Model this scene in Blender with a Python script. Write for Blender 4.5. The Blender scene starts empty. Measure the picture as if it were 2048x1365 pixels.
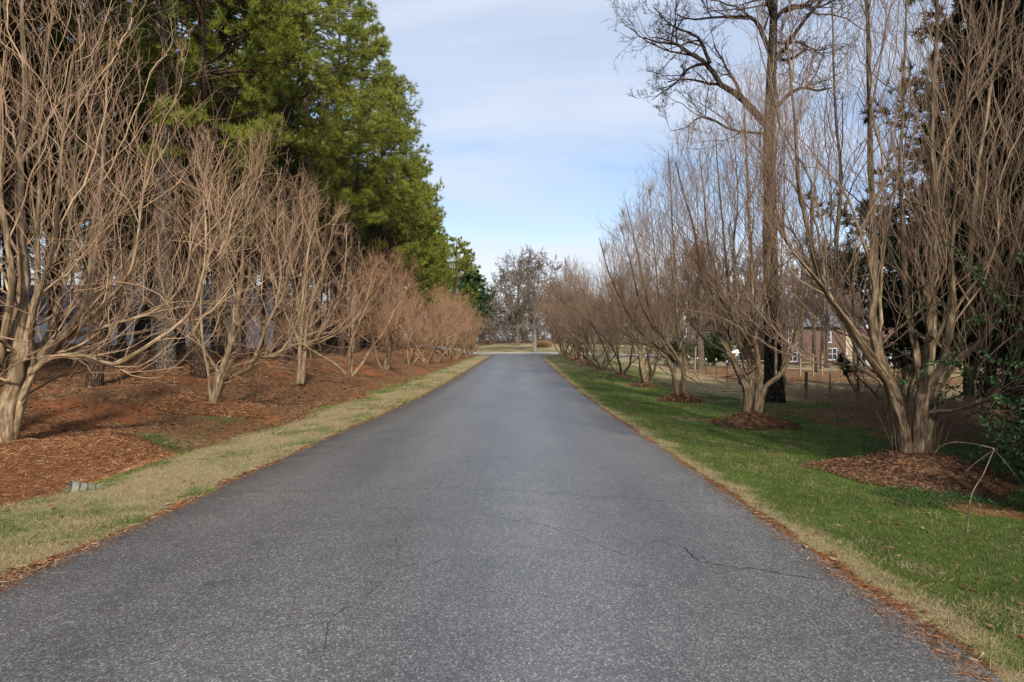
import bpy, math
import numpy as np
from mathutils import Vector

# ------------------------------------------------------------------ camera, sky, sun, exposure
scene = bpy.context.scene
COL = scene.collection
EYE = 1.6                       # camera height; focal length in photo pixels
FP = 1365.0
VX, VY = 1041.0, 705.0          # vanishing point of the road in the photo
cam_data = bpy.data.cameras.new('camera')
cam_data.sensor_width = 36.0
cam_data.lens = FP / 2048.0 * 36.0
cam_data.shift_x = -(VX - 1024.0) / 2048.0
cam_data.shift_y = (VY - 682.5) / 2048.0
cam_data.clip_start = 0.05
cam_data.clip_end = 3000.0
cam = bpy.data.objects.new('camera', cam_data)
COL.objects.link(cam)
cam.location = (0, 0, EYE)
cam.rotation_euler = (math.radians(90), 0, 0)
scene.camera = cam

SUN_EL, SUN_ROT = math.radians(33), math.radians(166)   # behind the camera, slightly right
world = bpy.data.worlds.new('World')
scene.world = world
world.use_nodes = True
wn, wl = world.node_tree.nodes, world.node_tree.links
wn.clear()
w_out = wn.new('ShaderNodeOutputWorld')
w_bg = wn.new('ShaderNodeBackground')
w_sky = wn.new('ShaderNodeTexSky')
w_sky.sky_type = 'NISHITA'
w_sky.sun_disc = False
w_sky.sun_elevation = SUN_EL
w_sky.sun_rotation = SUN_ROT
w_sky.dust_density = 0.4
w_sky.ozone_density = 3.0
w_bg.inputs['Strength'].default_value = 0.14
w_tc = wn.new('ShaderNodeTexCoord')
w_sep = wn.new('ShaderNodeSeparateXYZ')
wl.new(w_tc.outputs['Generated'], w_sep.inputs[0])
w_add = wn.new('ShaderNodeMath'); w_add.operation = 'ADD'; w_add.inputs[1].default_value = 0.16
w_abs = wn.new('ShaderNodeMath'); w_abs.operation = 'ABSOLUTE'
wl.new(w_sep.outputs['Z'], w_abs.inputs[0]); wl.new(w_abs.outputs[0], w_add.inputs[0])
w_div = wn.new('ShaderNodeVectorMath'); w_div.operation = 'DIVIDE'
w_cmb = wn.new('ShaderNodeCombineXYZ')
for k in range(3): wl.new(w_add.outputs[0], w_cmb.inputs[k])
wl.new(w_tc.outputs['Generated'], w_div.inputs[0]); wl.new(w_cmb.outputs[0], w_div.inputs[1])
w_map = wn.new('ShaderNodeMapping')
w_map.inputs['Rotation'].default_value = (0, 0, math.radians(-24))
w_map.inputs['Location'].default_value = (0.6, 1.75, 0)
w_map.inputs['Scale'].default_value = (0.55, 1.25, 1)
wl.new(w_div.outputs[0], w_map.inputs[0])
w_noi = wn.new('ShaderNodeTexNoise')
w_noi.inputs['Scale'].default_value = 0.9
w_noi.inputs['Detail'].default_value = 8
w_noi.inputs['Roughness'].default_value = 0.52
w_noi.inputs['Distortion'].default_value = 0.4
wl.new(w_map.outputs[0], w_noi.inputs['Vector'])
w_ramp = wn.new('ShaderNodeMapRange')
w_ramp.inputs['From Min'].default_value = 0.42
w_ramp.inputs['From Max'].default_value = 0.66
w_ramp.inputs['To Min'].default_value = 0.10
w_ramp.inputs['To Max'].default_value = 0.92
wl.new(w_noi.outputs[0], w_ramp.inputs[0])
# a bank of pale cloud low over the horizon
w_low = wn.new('ShaderNodeMapRange'); w_low.interpolation_type = 'SMOOTHSTEP'
w_low.inputs['From Min'].default_value = 0.02
w_low.inputs['From Max'].default_value = 0.22
w_low.inputs['To Min'].default_value = 0.95
w_low.inputs['To Max'].default_value = 0.0
wl.new(w_sep.outputs['Z'], w_low.inputs[0])
w_mix = wn.new('ShaderNodeMix'); w_mix.data_type = 'RGBA'
w_mix.inputs['B'].default_value = (4.3, 4.75, 5.6, 1)
wl.new(w_ramp.outputs[0], w_mix.inputs['Factor'])
wl.new(w_sky.outputs[0], w_mix.inputs['A'])
w_mix2 = wn.new('ShaderNodeMix'); w_mix2.data_type = 'RGBA'
w_mix2.inputs['B'].default_value = (5.9, 6.0, 6.2, 1)
wl.new(w_low.outputs[0], w_mix2.inputs['Factor'])
wl.new(w_mix.outputs['Result'], w_mix2.inputs['A'])
wl.new(w_mix2.outputs['Result'], w_bg.inputs['Color'])
wl.new(w_bg.outputs[0], w_out.inputs[0])

sun_data = bpy.data.lights.new('sun', 'SUN')
sun_data.energy = 4.1
sun_data.angle = math.radians(4)
sun_data.color = (1.0, 0.92, 0.80)
sun = bpy.data.objects.new('sun', sun_data)
COL.objects.link(sun)
sd = Vector((math.sin(SUN_ROT) * math.cos(SUN_EL), math.cos(SUN_ROT) * math.cos(SUN_EL), math.sin(SUN_EL)))
sun.rotation_euler = sd.to_track_quat('Z', 'Y').to_euler()
sun.location = (0, 0, 60)

vs = scene.view_settings
vs.view_transform = 'Standard'
vs.look = 'None'
vs.exposure = 0.33
vs.gamma = 1.0
scene.cycles.max_bounces = 5
scene.cycles.diffuse_bounces = 3

# ------------------------------------------------------------------ helpers
def px(x, y, Y):
    """a point of the photo at distance Y, in metres"""
    return ((x - VX) / FP * Y, Y, EYE - (y - VY) / FP * Y)

def tag(o, label=None, cat=None, group=None, kind=None):
    if label: o['label'] = label
    if cat: o['category'] = cat
    if group: o['group'] = group
    if kind: o['kind'] = kind
    return o

def empty(name, loc=(0, 0, 0), rz=0.0, s=1.0):
    o = bpy.data.objects.new(name, None)
    o.empty_display_size = 0.2
    o.location = loc
    o.rotation_euler = (0, 0, rz)
    o.scale = (s, s, s)
    COL.objects.link(o)
    return o

def link(name, me, parent=None):
    o = bpy.data.objects.new(name, me)
    COL.objects.link(o)
    if parent is not None: o.parent = parent
    return o

def copy_tree(o, parent=None):
    c = o.copy()
    COL.objects.link(c)
    c.parent = parent
    for ch in list(o.children):
        copy_tree(ch, c)
    return c

def make_mesh(name, V, quads=None, tris=None, mat=None, attrs=None, smooth=False):
    V = np.asarray(V, dtype=np.float32).reshape(-1, 3)
    me = bpy.data.meshes.new(name)
    nq = 0 if quads is None else len(quads)
    nt = 0 if tris is None else len(tris)
    me.vertices.add(len(V))
    me.vertices.foreach_set('co', V.ravel())
    loops, starts, tot = [], [], []
    if nq:
        loops.append(np.asarray(quads, dtype=np.int32).ravel())
        starts.append(np.arange(nq) * 4); tot.append(np.full(nq, 4))
    if nt:
        loops.append(np.asarray(tris, dtype=np.int32).ravel())
        starts.append(nq * 4 + np.arange(nt) * 3); tot.append(np.full(nt, 3))
    L = np.concatenate(loops)
    me.loops.add(len(L))
    me.loops.foreach_set('vertex_index', L)
    me.polygons.add(nq + nt)
    me.polygons.foreach_set('loop_start', np.concatenate(starts).astype(np.int32))
    me.polygons.foreach_set('loop_total', np.concatenate(tot).astype(np.int32))
    if smooth:
        me.polygons.foreach_set('use_smooth', np.ones(nq + nt, dtype=bool))
    for an, (ty, arr) in (attrs or {}).items():
        a = me.attributes.new(an, ty, 'POINT')
        arr = np.asarray(arr, dtype=np.float32)
        if ty == 'FLOAT': a.data.foreach_set('value', arr.ravel())
        elif ty == 'FLOAT_VECTOR': a.data.foreach_set('vector', arr.ravel())
        else: a.data.foreach_set('color', arr.ravel())
    if mat: me.materials.append(mat)
    me.update(calc_edges=True)
    return me

def hash2(ix, iy, seed):
    h = (ix.astype(np.int64) * 374761393 + iy.astype(np.int64) * 668265263 + seed * 974634777) & 0xffffffff
    h = ((h ^ (h >> 13)) * 1274126177) & 0xffffffff
    h = h ^ (h >> 16)
    return (h & 0xffffff) / float(0xffffff)

def vnoise(x, y, seed=0):
    x = np.asarray(x, dtype=float); y = np.asarray(y, dtype=float)
    ix, iy = np.floor(x), np.floor(y)
    fx, fy = x - ix, y - iy
    fx = fx * fx * (3 - 2 * fx); fy = fy * fy * (3 - 2 * fy)
    a = hash2(ix, iy, seed); b = hash2(ix + 1, iy, seed)
    c = hash2(ix, iy + 1, seed); d = hash2(ix + 1, iy + 1, seed)
    return (a * (1 - fx) + b * fx) * (1 - fy) + (c * (1 - fx) + d * fx) * fy

def fbm(x, y, s=1.0, seed=0, octv=4):
    t = 0; amp = 0.5; tot = 0
    for k in range(octv):
        t = t + amp * vnoise(np.asarray(x) * s, np.asarray(y) * s, seed + k)
        tot += amp; amp *= 0.5; s = s * 2.03
    return t / tot

def sstep(a, b, x):
    t = np.clip((x - a) / (b - a), 0, 1)
    return t * t * (3 - 2 * t)

# ------------------------------------------------------------------ materials
def new_mat(name, rough=0.9, spec=0.2):
    m = bpy.data.materials.new(name)
    m.use_nodes = True
    nt = m.node_tree
    b = nt.nodes['Principled BSDF']
    b.inputs['Roughness'].default_value = rough
    b.inputs['Specular IOR Level'].default_value = spec
    return m, nt, b

def node(nt, ty, **kw):
    n = nt.nodes.new(ty)
    for k, v in kw.items():
        if k.startswith('i_'): n.inputs[k[2:].replace('_', ' ')].default_value = v
        else: setattr(n, k, v)
    return n

def ramp(nt, fac, stops):
    r = nt.nodes.new('ShaderNodeValToRGB')
    e = r.color_ramp.elements
    e[0].position, e[0].color = stops[0][0], (*stops[0][1], 1)
    e[1].position, e[1].color = stops[-1][0], (*stops[-1][1], 1)
    for p, c in stops[1:-1]:
        x = e.new(p); x.color = (*c, 1)
    nt.links.new(fac, r.inputs[0])
    return r.outputs[0]

def mixc(nt, fac, a, b, mode='MIX'):
    m = node(nt, 'ShaderNodeMix', data_type='RGBA', blend_type=mode)
    for sock, v in (('Factor', fac), ('A', a), ('B', b)):
        if isinstance(v, (int, float)): m.inputs[sock].default_value = v
        elif isinstance(v, tuple): m.inputs[sock].default_value = (*v, 1)
        else: nt.links.new(v, m.inputs[sock])
    return m.outputs['Result']

def noise(nt, vec, scale, detail=4, rough=0.55):
    n = node(nt, 'ShaderNodeTexNoise')
    n.inputs['Scale'].default_value = scale
    n.inputs['Detail'].default_value = detail
    n.inputs['Roughness'].default_value = rough
    if vec is not None: nt.links.new(vec, n.inputs['Vector'])
    return n.outputs[0]

def vscale(nt, vec, s):
    m = node(nt, 'ShaderNodeMapping')
    m.inputs['Scale'].default_value = s
    nt.links.new(vec, m.inputs[0])
    return m.outputs[0]

def mrange(nt, v, a, b, c=0.0, d=1.0):
    m = node(nt, 'ShaderNodeMapRange')
    m.inputs[1].default_value, m.inputs[2].default_value = a, b
    m.inputs[3].default_value, m.inputs[4].default_value = c, d
    nt.links.new(v, m.inputs[0])
    return m.outputs[0]

def bump(nt, b, h, dist=0.01, strength=0.6):
    n = node(nt, 'ShaderNodeBump')
    n.inputs['Distance'].default_value = dist
    n.inputs['Strength'].default_value = strength
    nt.links.new(h, n.inputs['Height'])
    nt.links.new(n.outputs[0], b.inputs['Normal'])

def attr(nt, name):
    return node(nt, 'ShaderNodeAttribute', attribute_name=name)

def objpos(nt):
    return node(nt, 'ShaderNodeNewGeometry').outputs['Position']

def smooth_bark(name, c1, c2, c3, twig):
    """crape myrtle bark: long muscular streaks, reddish on young shoots"""
    m, nt, b = new_mat(name, 0.75, 0.25)
    t = attr(nt, 'tco').outputs['Vector']
    rad = attr(nt, 'rad').outputs['Fac']
    n1 = noise(nt, vscale(nt, t, (26, 26, 5)), 1.0, 5, 0.6)
    n2 = noise(nt, vscale(nt, t, (5, 5, 1.6)), 1.0, 3, 0.6)
    c = ramp(nt, n1, [(0.36, c1), (0.50, c2), (0.68, c3)])
    c = mixc(nt, mrange(nt, n2, 0.45, 0.62), c, (c1[0] * .9, c1[1] * 1.0, c1[2] * .9))
    c = mixc(nt, mrange(nt, rad, 0.004, 0.020, 1.0, 0.0), c, twig)
    tn = mrange(nt, attr(nt, 'tone').outputs['Fac'], 0, 1, .42, 1.25)
    c = mixc(nt, mrange(nt, rad, 0.02, 0.05, 1.0, 0.25), c, mixc(nt, 1.0, c, tn, 'MULTIPLY'))
    nt.links.new(c, b.inputs['Base Color'])
    bump(nt, b, n1, 0.016, 0.9)
    return m

def plate_bark(name, c1, c2, c3, twig, lichen=0.0):
    """pine and oak bark: dark furrows round paler plates"""
    m, nt, b = new_mat(name, 0.95, 0.1)
    t = attr(nt, 'tco').outputs['Vector']
    rad = attr(nt, 'rad').outputs['Fac']
    v = node(nt, 'ShaderNodeTexVoronoi', feature='DISTANCE_TO_EDGE')
    nn = noise(nt, vscale(nt, t, (14, 14, 5)), 1.0, 4)
    w = mixc(nt, 0.25, vscale(nt, t, (15, 15, 4.5)), nn, 'ADD')
    v.inputs['Scale'].default_value = 1.0
    nt.links.new(w, v.inputs['Vector'])
    e = mrange(nt, v.outputs['Distance'], 0.0, 0.28)
    n2 = noise(nt, vscale(nt, t, (60, 60, 20)), 1.0, 4)
    c = mixc(nt, e, c1, ramp(nt, n2, [(0.35, c2), (0.65, c3)]))
    if lichen > 0:
        n3 = noise(nt, vscale(nt, t, (22, 22, 12)), 1.0, 5, 0.65)
        c = mixc(nt, mrange(nt, n3, 0.62 - lichen * .1, 0.67 - lichen * .1), c, (0.36, 0.37, 0.33))
    c = mixc(nt, mrange(nt, rad, 0.006, 0.03, 1.0, 0.0), c, twig)
    nt.links.new(c, b.inputs['Base Color'])
    bump(nt, b, e, 0.03, 0.9)
    return m

def leafy(name, rough=0.6, trans=0.25):
    """colour per leaf comes with the mesh; light passes through a little"""
    m, nt, b = new_mat(name, rough, 0.25)
    a = attr(nt, 'Col').outputs['Color']
    nt.links.new(a, b.inputs['Base Color'])
    if trans > 0:
        tr = node(nt, 'ShaderNodeBsdfTranslucent')
        nt.links.new(a, tr.inputs[0])
        mx = node(nt, 'ShaderNodeMixShader')
        mx.inputs[0].default_value = trans
        nt.links.new(b.outputs[0], mx.inputs[1]); nt.links.new(tr.outputs[0], mx.inputs[2])
        nt.links.new(mx.outputs[0], nt.nodes['Material Output'].inputs[0])
    return m

def plain(name, col, rough=0.7, var=0.15, scale=6.0, metal=0.0, bmp=0.0):
    m, nt, b = new_mat(name, rough, 0.3)
    b.inputs['Metallic'].default_value = metal
    tc = node(nt, 'ShaderNodeTexCoord').outputs['Object']
    n = noise(nt, tc, scale, 5, 0.6)
    lo = tuple(c * (1 - var) for c in col); hi = tuple(min(1, c * (1 + var)) for c in col)
    nt.links.new(ramp(nt, n, [(0.3, lo), (0.7, hi)]), b.inputs['Base Color'])
    if bmp: bump(nt, b, n, bmp, 0.6)
    return m

M = {}
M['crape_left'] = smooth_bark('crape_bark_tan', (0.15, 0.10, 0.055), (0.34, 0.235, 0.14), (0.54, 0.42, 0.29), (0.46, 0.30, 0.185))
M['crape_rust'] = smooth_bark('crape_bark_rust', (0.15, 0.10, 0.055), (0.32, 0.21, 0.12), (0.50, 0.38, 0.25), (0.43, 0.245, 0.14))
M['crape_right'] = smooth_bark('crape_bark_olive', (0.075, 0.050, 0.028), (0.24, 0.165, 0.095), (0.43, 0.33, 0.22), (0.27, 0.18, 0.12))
M['pine_bark'] = plate_bark('pine_bark', (0.030, 0.018, 0.012), (0.11, 0.064, 0.042), (0.16, 0.110, 0.080), (0.055, 0.036, 0.024))
M['lichen_bark'] = plate_bark('lichen_bark', (0.055, 0.040, 0.028), (0.16, 0.115, 0.08), (0.22, 0.17, 0.125), (0.12, 0.075, 0.045), 0.55)
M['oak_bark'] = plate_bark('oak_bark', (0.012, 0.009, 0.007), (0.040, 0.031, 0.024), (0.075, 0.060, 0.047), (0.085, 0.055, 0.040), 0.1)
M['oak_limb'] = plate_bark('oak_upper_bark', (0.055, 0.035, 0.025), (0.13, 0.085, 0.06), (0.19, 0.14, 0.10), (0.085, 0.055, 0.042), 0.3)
M['grey_bark'] = plate_bark('grey_bark', (0.07, 0.048, 0.034), (0.17, 0.125, 0.09), (0.25, 0.195, 0.145), (0.16, 0.105, 0.085), 0.2)
M['pale_and_haze_bark'] = plate_bark('pale_and_haze_bark', (0.13, 0.10, 0.08), (0.30, 0.25, 0.20), (0.42, 0.37, 0.31), (0.24, 0.17, 0.135), 0.2)
M['needles'] = leafy('pine_needles', 0.55, 0.3)
M['leaves'] = leafy('leaves', 0.5, 0.2)
M['blades'] = leafy('grass_blades', 0.7, 0.3)
M['litter'] = leafy('litter', 0.9, 0.0)

# ------------------------------------------------------------------ tubes and growth
def frames(T):
    ref = np.zeros_like(T[:, :1]); ref[..., 2] = 1.0
    steep = np.abs(T[:, :, 2]).max(axis=1) > 0.9
    up = np.abs(T[:, :, 2]).min(axis=1) > 0.6
    ref[up] = (1.0, 0.13, 0.0)
    mid = steep & ~up
    ref[mid] = (0.71, 0.69, 0.15)
    ref = np.broadcast_to(ref, T.shape)
    N = np.cross(T, ref)
    N /= np.linalg.norm(N, axis=2, keepdims=True) + 1e-9
    return N, np.cross(T, N)

class Tubes:
    def __init__(self): self.items = []
    def add(self, P, R, S=4, flute=0.0):
        """P (B,n,3) centre lines, R (B,n) radii"""
        if len(P): self.items.append((np.asarray(P, float), np.asarray(R, float), S, flute))
    def mesh(self, name, mat):
        VV, QQ, TT, RR, XX = [], [], [], [], []
        trng = np.random.default_rng(len(self.items))
        off = 0
        for P, R, S, fl in self.items:
            B, n, _ = P.shape
            D = np.gradient(P, axis=1)
            T = D / (np.linalg.norm(D, axis=2, keepdims=True) + 1e-9)
            N, Bn = frames(T)
            th = np.arange(S) * 2 * math.pi / S
            ln = np.concatenate([np.zeros((B, 1)), np.cumsum(np.linalg.norm(np.diff(P, axis=1), axis=2), axis=1)], axis=1)
            Rr = np.repeat(R[:, :, None], S, axis=2)
            ph = (np.arange(B) * 1.7)[:, None, None]
            if fl > 0:
                tw = ln[:, :, None] * 0.9
                Rr = Rr * (1 + fl * np.sin(3 * th[None, None] + ph + tw) + .55 * fl * np.sin(5 * th[None, None] - 2 * ph + 1.7 * tw)
                           + .35 * fl * np.sin(8 * th[None, None] + ph * 3 - tw * 1.3) + 0.4 * fl * np.sin(ln[:, :, None] * 7 + ph))
            c, s = np.cos(th)[None, None, :, None], np.sin(th)[None, None, :, None]
            V = P[:, :, None, :] + Rr[..., None] * (N[:, :, None, :] * c + Bn[:, :, None, :] * s)
            tco = np.stack([Rr * np.cos(th) + ph * .37, Rr * np.sin(th) + ph * .21, np.repeat(ln[:, :, None], S, axis=2) + ph * .5], axis=-1)
            idx = off + np.arange(B * n * S).reshape(B, n, S)
            a = idx[:, :-1, :]; b = np.roll(idx, -1, axis=2)[:, :-1, :]
            c2 = np.roll(idx, -1, axis=2)[:, 1:, :]; d = idx[:, 1:, :]
            QQ.append(np.stack([a, b, c2, d], axis=-1).reshape(-1, 4))
            VV.append(V.reshape(-1, 3)); TT.append(tco.reshape(-1, 3)); RR.append(np.repeat(R[:, :, None], S, axis=2).ravel())
            XX.append(np.repeat(trng.random(B), n * S))
            off += B * n * S
        if not VV: return None
        return make_mesh(name, np.concatenate(VV), quads=np.concatenate(QQ), mat=mat, smooth=True,
                         attrs={'tco': ('FLOAT_VECTOR', np.concatenate(TT)), 'rad': ('FLOAT', np.concatenate(RR)), 'tone': ('FLOAT', np.concatenate(XX))})

def unit(v):
    return v / (np.linalg.norm(v, axis=-1, keepdims=True) + 1e-9)

def sweep(rng, pos, d, L, n, wig=0.2, up=0.1, flat=0.0):
    """grow B branches of n points; each step bends a little and turns to the light"""
    B = len(pos)
    P = np.zeros((B, n, 3)); P[:, 0] = pos
    d = unit(d.copy())
    bend = rng.normal(0, wig * 0.5, (B, 3))
    for k in range(1, n):
        d = d + rng.normal(0, wig, (B, 3)) / math.sqrt(n) * 1.3 + bend / n
        d[:, 2] += up / n * 4
        if flat: d[:, 2] *= (1 - flat)
        d = unit(d)
        P[:, k] = P[:, k - 1] + d * (L / (n - 1))[:, None]
    return P

def spawn(rng, P, R, cnt, t0, t1, a0, a1, end=False):
    """cnt children for each branch: start, direction, parent radius there, parent index, t"""
    B, n, _ = P.shape
    par = np.repeat(np.arange(B), cnt)
    t = rng.uniform(t0, t1, B * cnt)
    if not end:
        base = np.tile((np.arange(cnt) + 0.5) / cnt, B) * (t1 - t0) + t0
        t = np.clip(base + rng.normal(0, .6 / max(cnt, 1) * (t1 - t0), B * cnt), t0, t1)
    f = t * (n - 1); i = np.minimum(f.astype(int), n - 2); w = (f - i)[:, None]
    A, Bv = P[par, i], P[par, i + 1]
    pos = A * (1 - w) + Bv * w
    T = unit(Bv - A)
    r = R[par, i] * (1 - w[:, 0]) + R[par, i + 1] * w[:, 0]
    rnd = unit(rng.normal(0, 1, (B * cnt, 3)))
    side = unit(np.cross(T, rnd))
    ang = np.radians(rng.uniform(a0, a1, B * cnt))[:, None]
    return pos, unit(T * np.cos(ang) + side * np.sin(ang)), r, par, t

def taper(r0, r1, n):
    t = np.linspace(0, 1, n)[None]
    return r0[:, None] * (1 - t) + r1[:, None] * t

def spline(pts, n):
    """smooth curve of n points through the given ones"""
    p = np.asarray(pts, float)
    p = np.vstack([2 * p[0] - p[1], p, 2 * p[-1] - p[-2]])
    m = len(p) - 3
    u = np.linspace(0, m - 1e-6, n)
    i = u.astype(int); f = (u - i)[:, None]
    a, b, c, d = p[i], p[i + 1], p[i + 2], p[i + 3]
    return 0.5 * ((2 * b) + (-a + c) * f + (2 * a - 5 * b + 4 * c - d) * f * f + (-a + 3 * b - 3 * c + d) * f ** 3)

def crape(seed, H=7.5, Rr=2.6, limbs=None, base=None, lod=0, mat='crape_left', trunks=5, low=3, suckers=0, lean=None, gain=1.0, upr=.12, tlow=.14, am=1.0):
    """bare crape myrtle in local metres, foot at the origin. Returns (trunk mesh, crown mesh)."""
    rng = np.random.default_rng(seed)
    nl = ((6, 4, 3, 2) if 'left' in mat else (8, 6, 4, 2)) if lod == 0 else ((6, 5, 4, 2) if lod == 1 else (7, 5, 4, 0))
    tr, cr = Tubes(), Tubes()
    n0 = 26
    if limbs:
        P, R0, R1 = [], [], []
        for pts, r0, r1 in limbs:
            q = np.array([px(x, y, base[1] + d) for x, y, d in pts]) - np.array(base)
            P.append(spline(q, n0)); R0.append(r0); R1.append(r1)
        P = np.array(P); R0 = np.array(R0); R1 = np.array(R1)
        P[:, 2:] += np.cumsum(rng.normal(0, .008, P[:, 2:].shape), axis=1)
    else:
        az = np.arange(trunks) * 2 * math.pi / trunks + rng.uniform(-.5, .5, trunks) + rng.uniform(0, 6)
        le = np.radians(rng.uniform(14, 44, trunks))
        d = np.stack([np.cos(az) * np.sin(le), np.sin(az) * np.sin(le), np.cos(le)], 1)
        if lean is not None: d[:, 0] += lean
        pos = np.stack([np.cos(az), np.sin(az), np.zeros(trunks)], 1) * .07
        pos[:, 2] = -0.1
        L = H * rng.uniform(.72, .95, trunks)
        P = sweep(rng, pos, d, L, n0, .42, .16)
        R0 = rng.uniform(.055, .085, trunks); R1 = np.full(trunks, .010)
    t = np.linspace(0, 1, n0)[None]
    R = R0[:, None] * (1 - t) ** 1.15 + R1[:, None] * (1 - (1 - t) ** 1.15)
    R[:, :3] *= np.array([1.10, 1.03, 1.0])[None]
    R *= 1 + rng.normal(0, .05, R.shape)
    tr.add(P, R, 16 if lod == 0 else 7, .17 if lod == 0 else .08)
    def room(pos, L):
        rho = np.hypot(pos[:, 0], pos[:, 1]) / Rr
        top = H * (1.03 - .30 * np.clip(rho, 0, 1.4) ** 2)
        return np.minimum(L, np.clip((top - pos[:, 2]) * .95, .12, None))
    def reach(pos, d, L):
        rho = np.hypot(pos[:, 0], pos[:, 1]) + 1e-6
        out = (pos[:, 0] * d[:, 0] + pos[:, 1] * d[:, 1]) / rho / (np.linalg.norm(d, axis=1) + 1e-6)
        return np.minimum(L, np.clip((Rr * 1.12 - rho) / np.clip(out, .15, 1), .35, None))
    # second limbs
    pos, d, r, _, tt = spawn(rng, P, R, nl[0], tlow, .92, 16, 42)
    d[:, 2] += upr
    L = room(pos, rng.uniform(.22, .40, len(pos)) * H * np.where(tt < .3, .6, 1.0))
    L = reach(pos, d, L)
    P2 = sweep(rng, pos, d, L, 12, .45, .10 + upr * .5)
    R2 = taper(np.clip(r * rng.uniform(.28, .50, len(r)), .007, .034), np.full(len(r), .006), 12)
    tr.add(P2, R2, 8 if lod == 0 else 5, .05)
    # low sweeping arms
    if low:
        pos, d, r, _, _ = spawn(rng, P, R, max(1, low // 2 + (lod == 0)), .10, .34, 50, 85)
        d[:, 2] = np.abs(d[:, 2]) * .35
        L = reach(pos, d, rng.uniform(.16, .28, len(pos)) * H)
        P2b = sweep(rng, pos, d, L, 12, .5, .22)
        R2b = taper(np.clip(r * .35, .008, .026), np.full(len(r), .0045), 12)
        tr.add(P2b, R2b, 6 if lod == 0 else 4)
        P2 = np.concatenate([P2, P2b]); R2 = np.concatenate([R2, R2b])
    # shoots
    n3 = int(round(nl[1] * gain))
    pos, d, r, _, _ = spawn(rng, P2, R2, n3, .15, 1.0, 13, 38)
    d[:, 2] += upr
    L = room(pos, rng.uniform(.10, .26, len(pos)) * H)
    P3 = sweep(rng, pos, d, L, 7, .42, .06 + upr * .6)
    k = {0: 1.0, 1: 1.35, 2: 2.1}[lod]
    R3 = taper(np.clip(r * .55, .0038, .012) * k ** .5, np.full(len(r), .0024 * k), 7)
    cr.add(P3, R3, 4 if lod == 0 else 3)
    posb, db, rb, _, _ = spawn(rng, P, R, 7, .40, 1.0, 14, 42)
    db[:, 2] += upr
    L = room(posb, rng.uniform(.10, .24, len(posb)) * H)
    P3b = sweep(rng, posb, db, L, 7, .42, .06 + upr * .6)
    R3b = taper(np.full(len(rb), .007) * k ** .5, np.full(len(rb), .0024 * k), 7)
    cr.add(P3b, R3b, 3)
    P3 = np.concatenate([P3, P3b]); R3 = np.concatenate([R3, R3b])
    pos, d, r, _, _ = spawn(rng, P3, R3, nl[2], .12, 1.0, 14, 40)
    d[:, 2] += upr * .8
    L = room(pos, rng.uniform(.05, .14, len(pos)) * H)
    P4 = sweep(rng, pos, d, L, 5, .40, .05 + upr * .4)
    R4 = taper(np.clip(r * .7, .0024, .005) * k, np.full(len(r), .0016 * k), 5)
    cr.add(P4, R4, 3)
    if lod < 2:
        pos, d, r, _, _ = spawn(rng, P4, R4, 2, .1, 1.0, 18, 50)
        d[:, 2] += upr * .5
        L = rng.uniform(.12, .42, len(pos))
        P5 = sweep(rng, pos, d, L, 4, .3, .2)
        R5 = taper(np.full(len(r), .0022 * k), np.full(len(r), .0012 * k), 4)
        cr.add(P5, R5, 3)
    if suckers:
        a = rng.uniform(0, 2 * math.pi, suckers); rr = rng.uniform(.05, .32, suckers)
        pos = np.stack([np.cos(a) * rr, np.sin(a) * rr, np.full(suckers, -.12)], 1)
        d = np.stack([np.cos(a) * .18, np.sin(a) * .18, np.ones(suckers)], 1)
        Ps = sweep(rng, pos, d, rng.uniform(.4, 1.15, suckers), 6, .12, .05)
        cr.add(Ps, taper(np.full(suckers, .0042), np.full(suckers, .002), 6), 3)
    return tr.mesh('trunk', M[mat]), cr.mesh('crown', M[mat])

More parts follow.
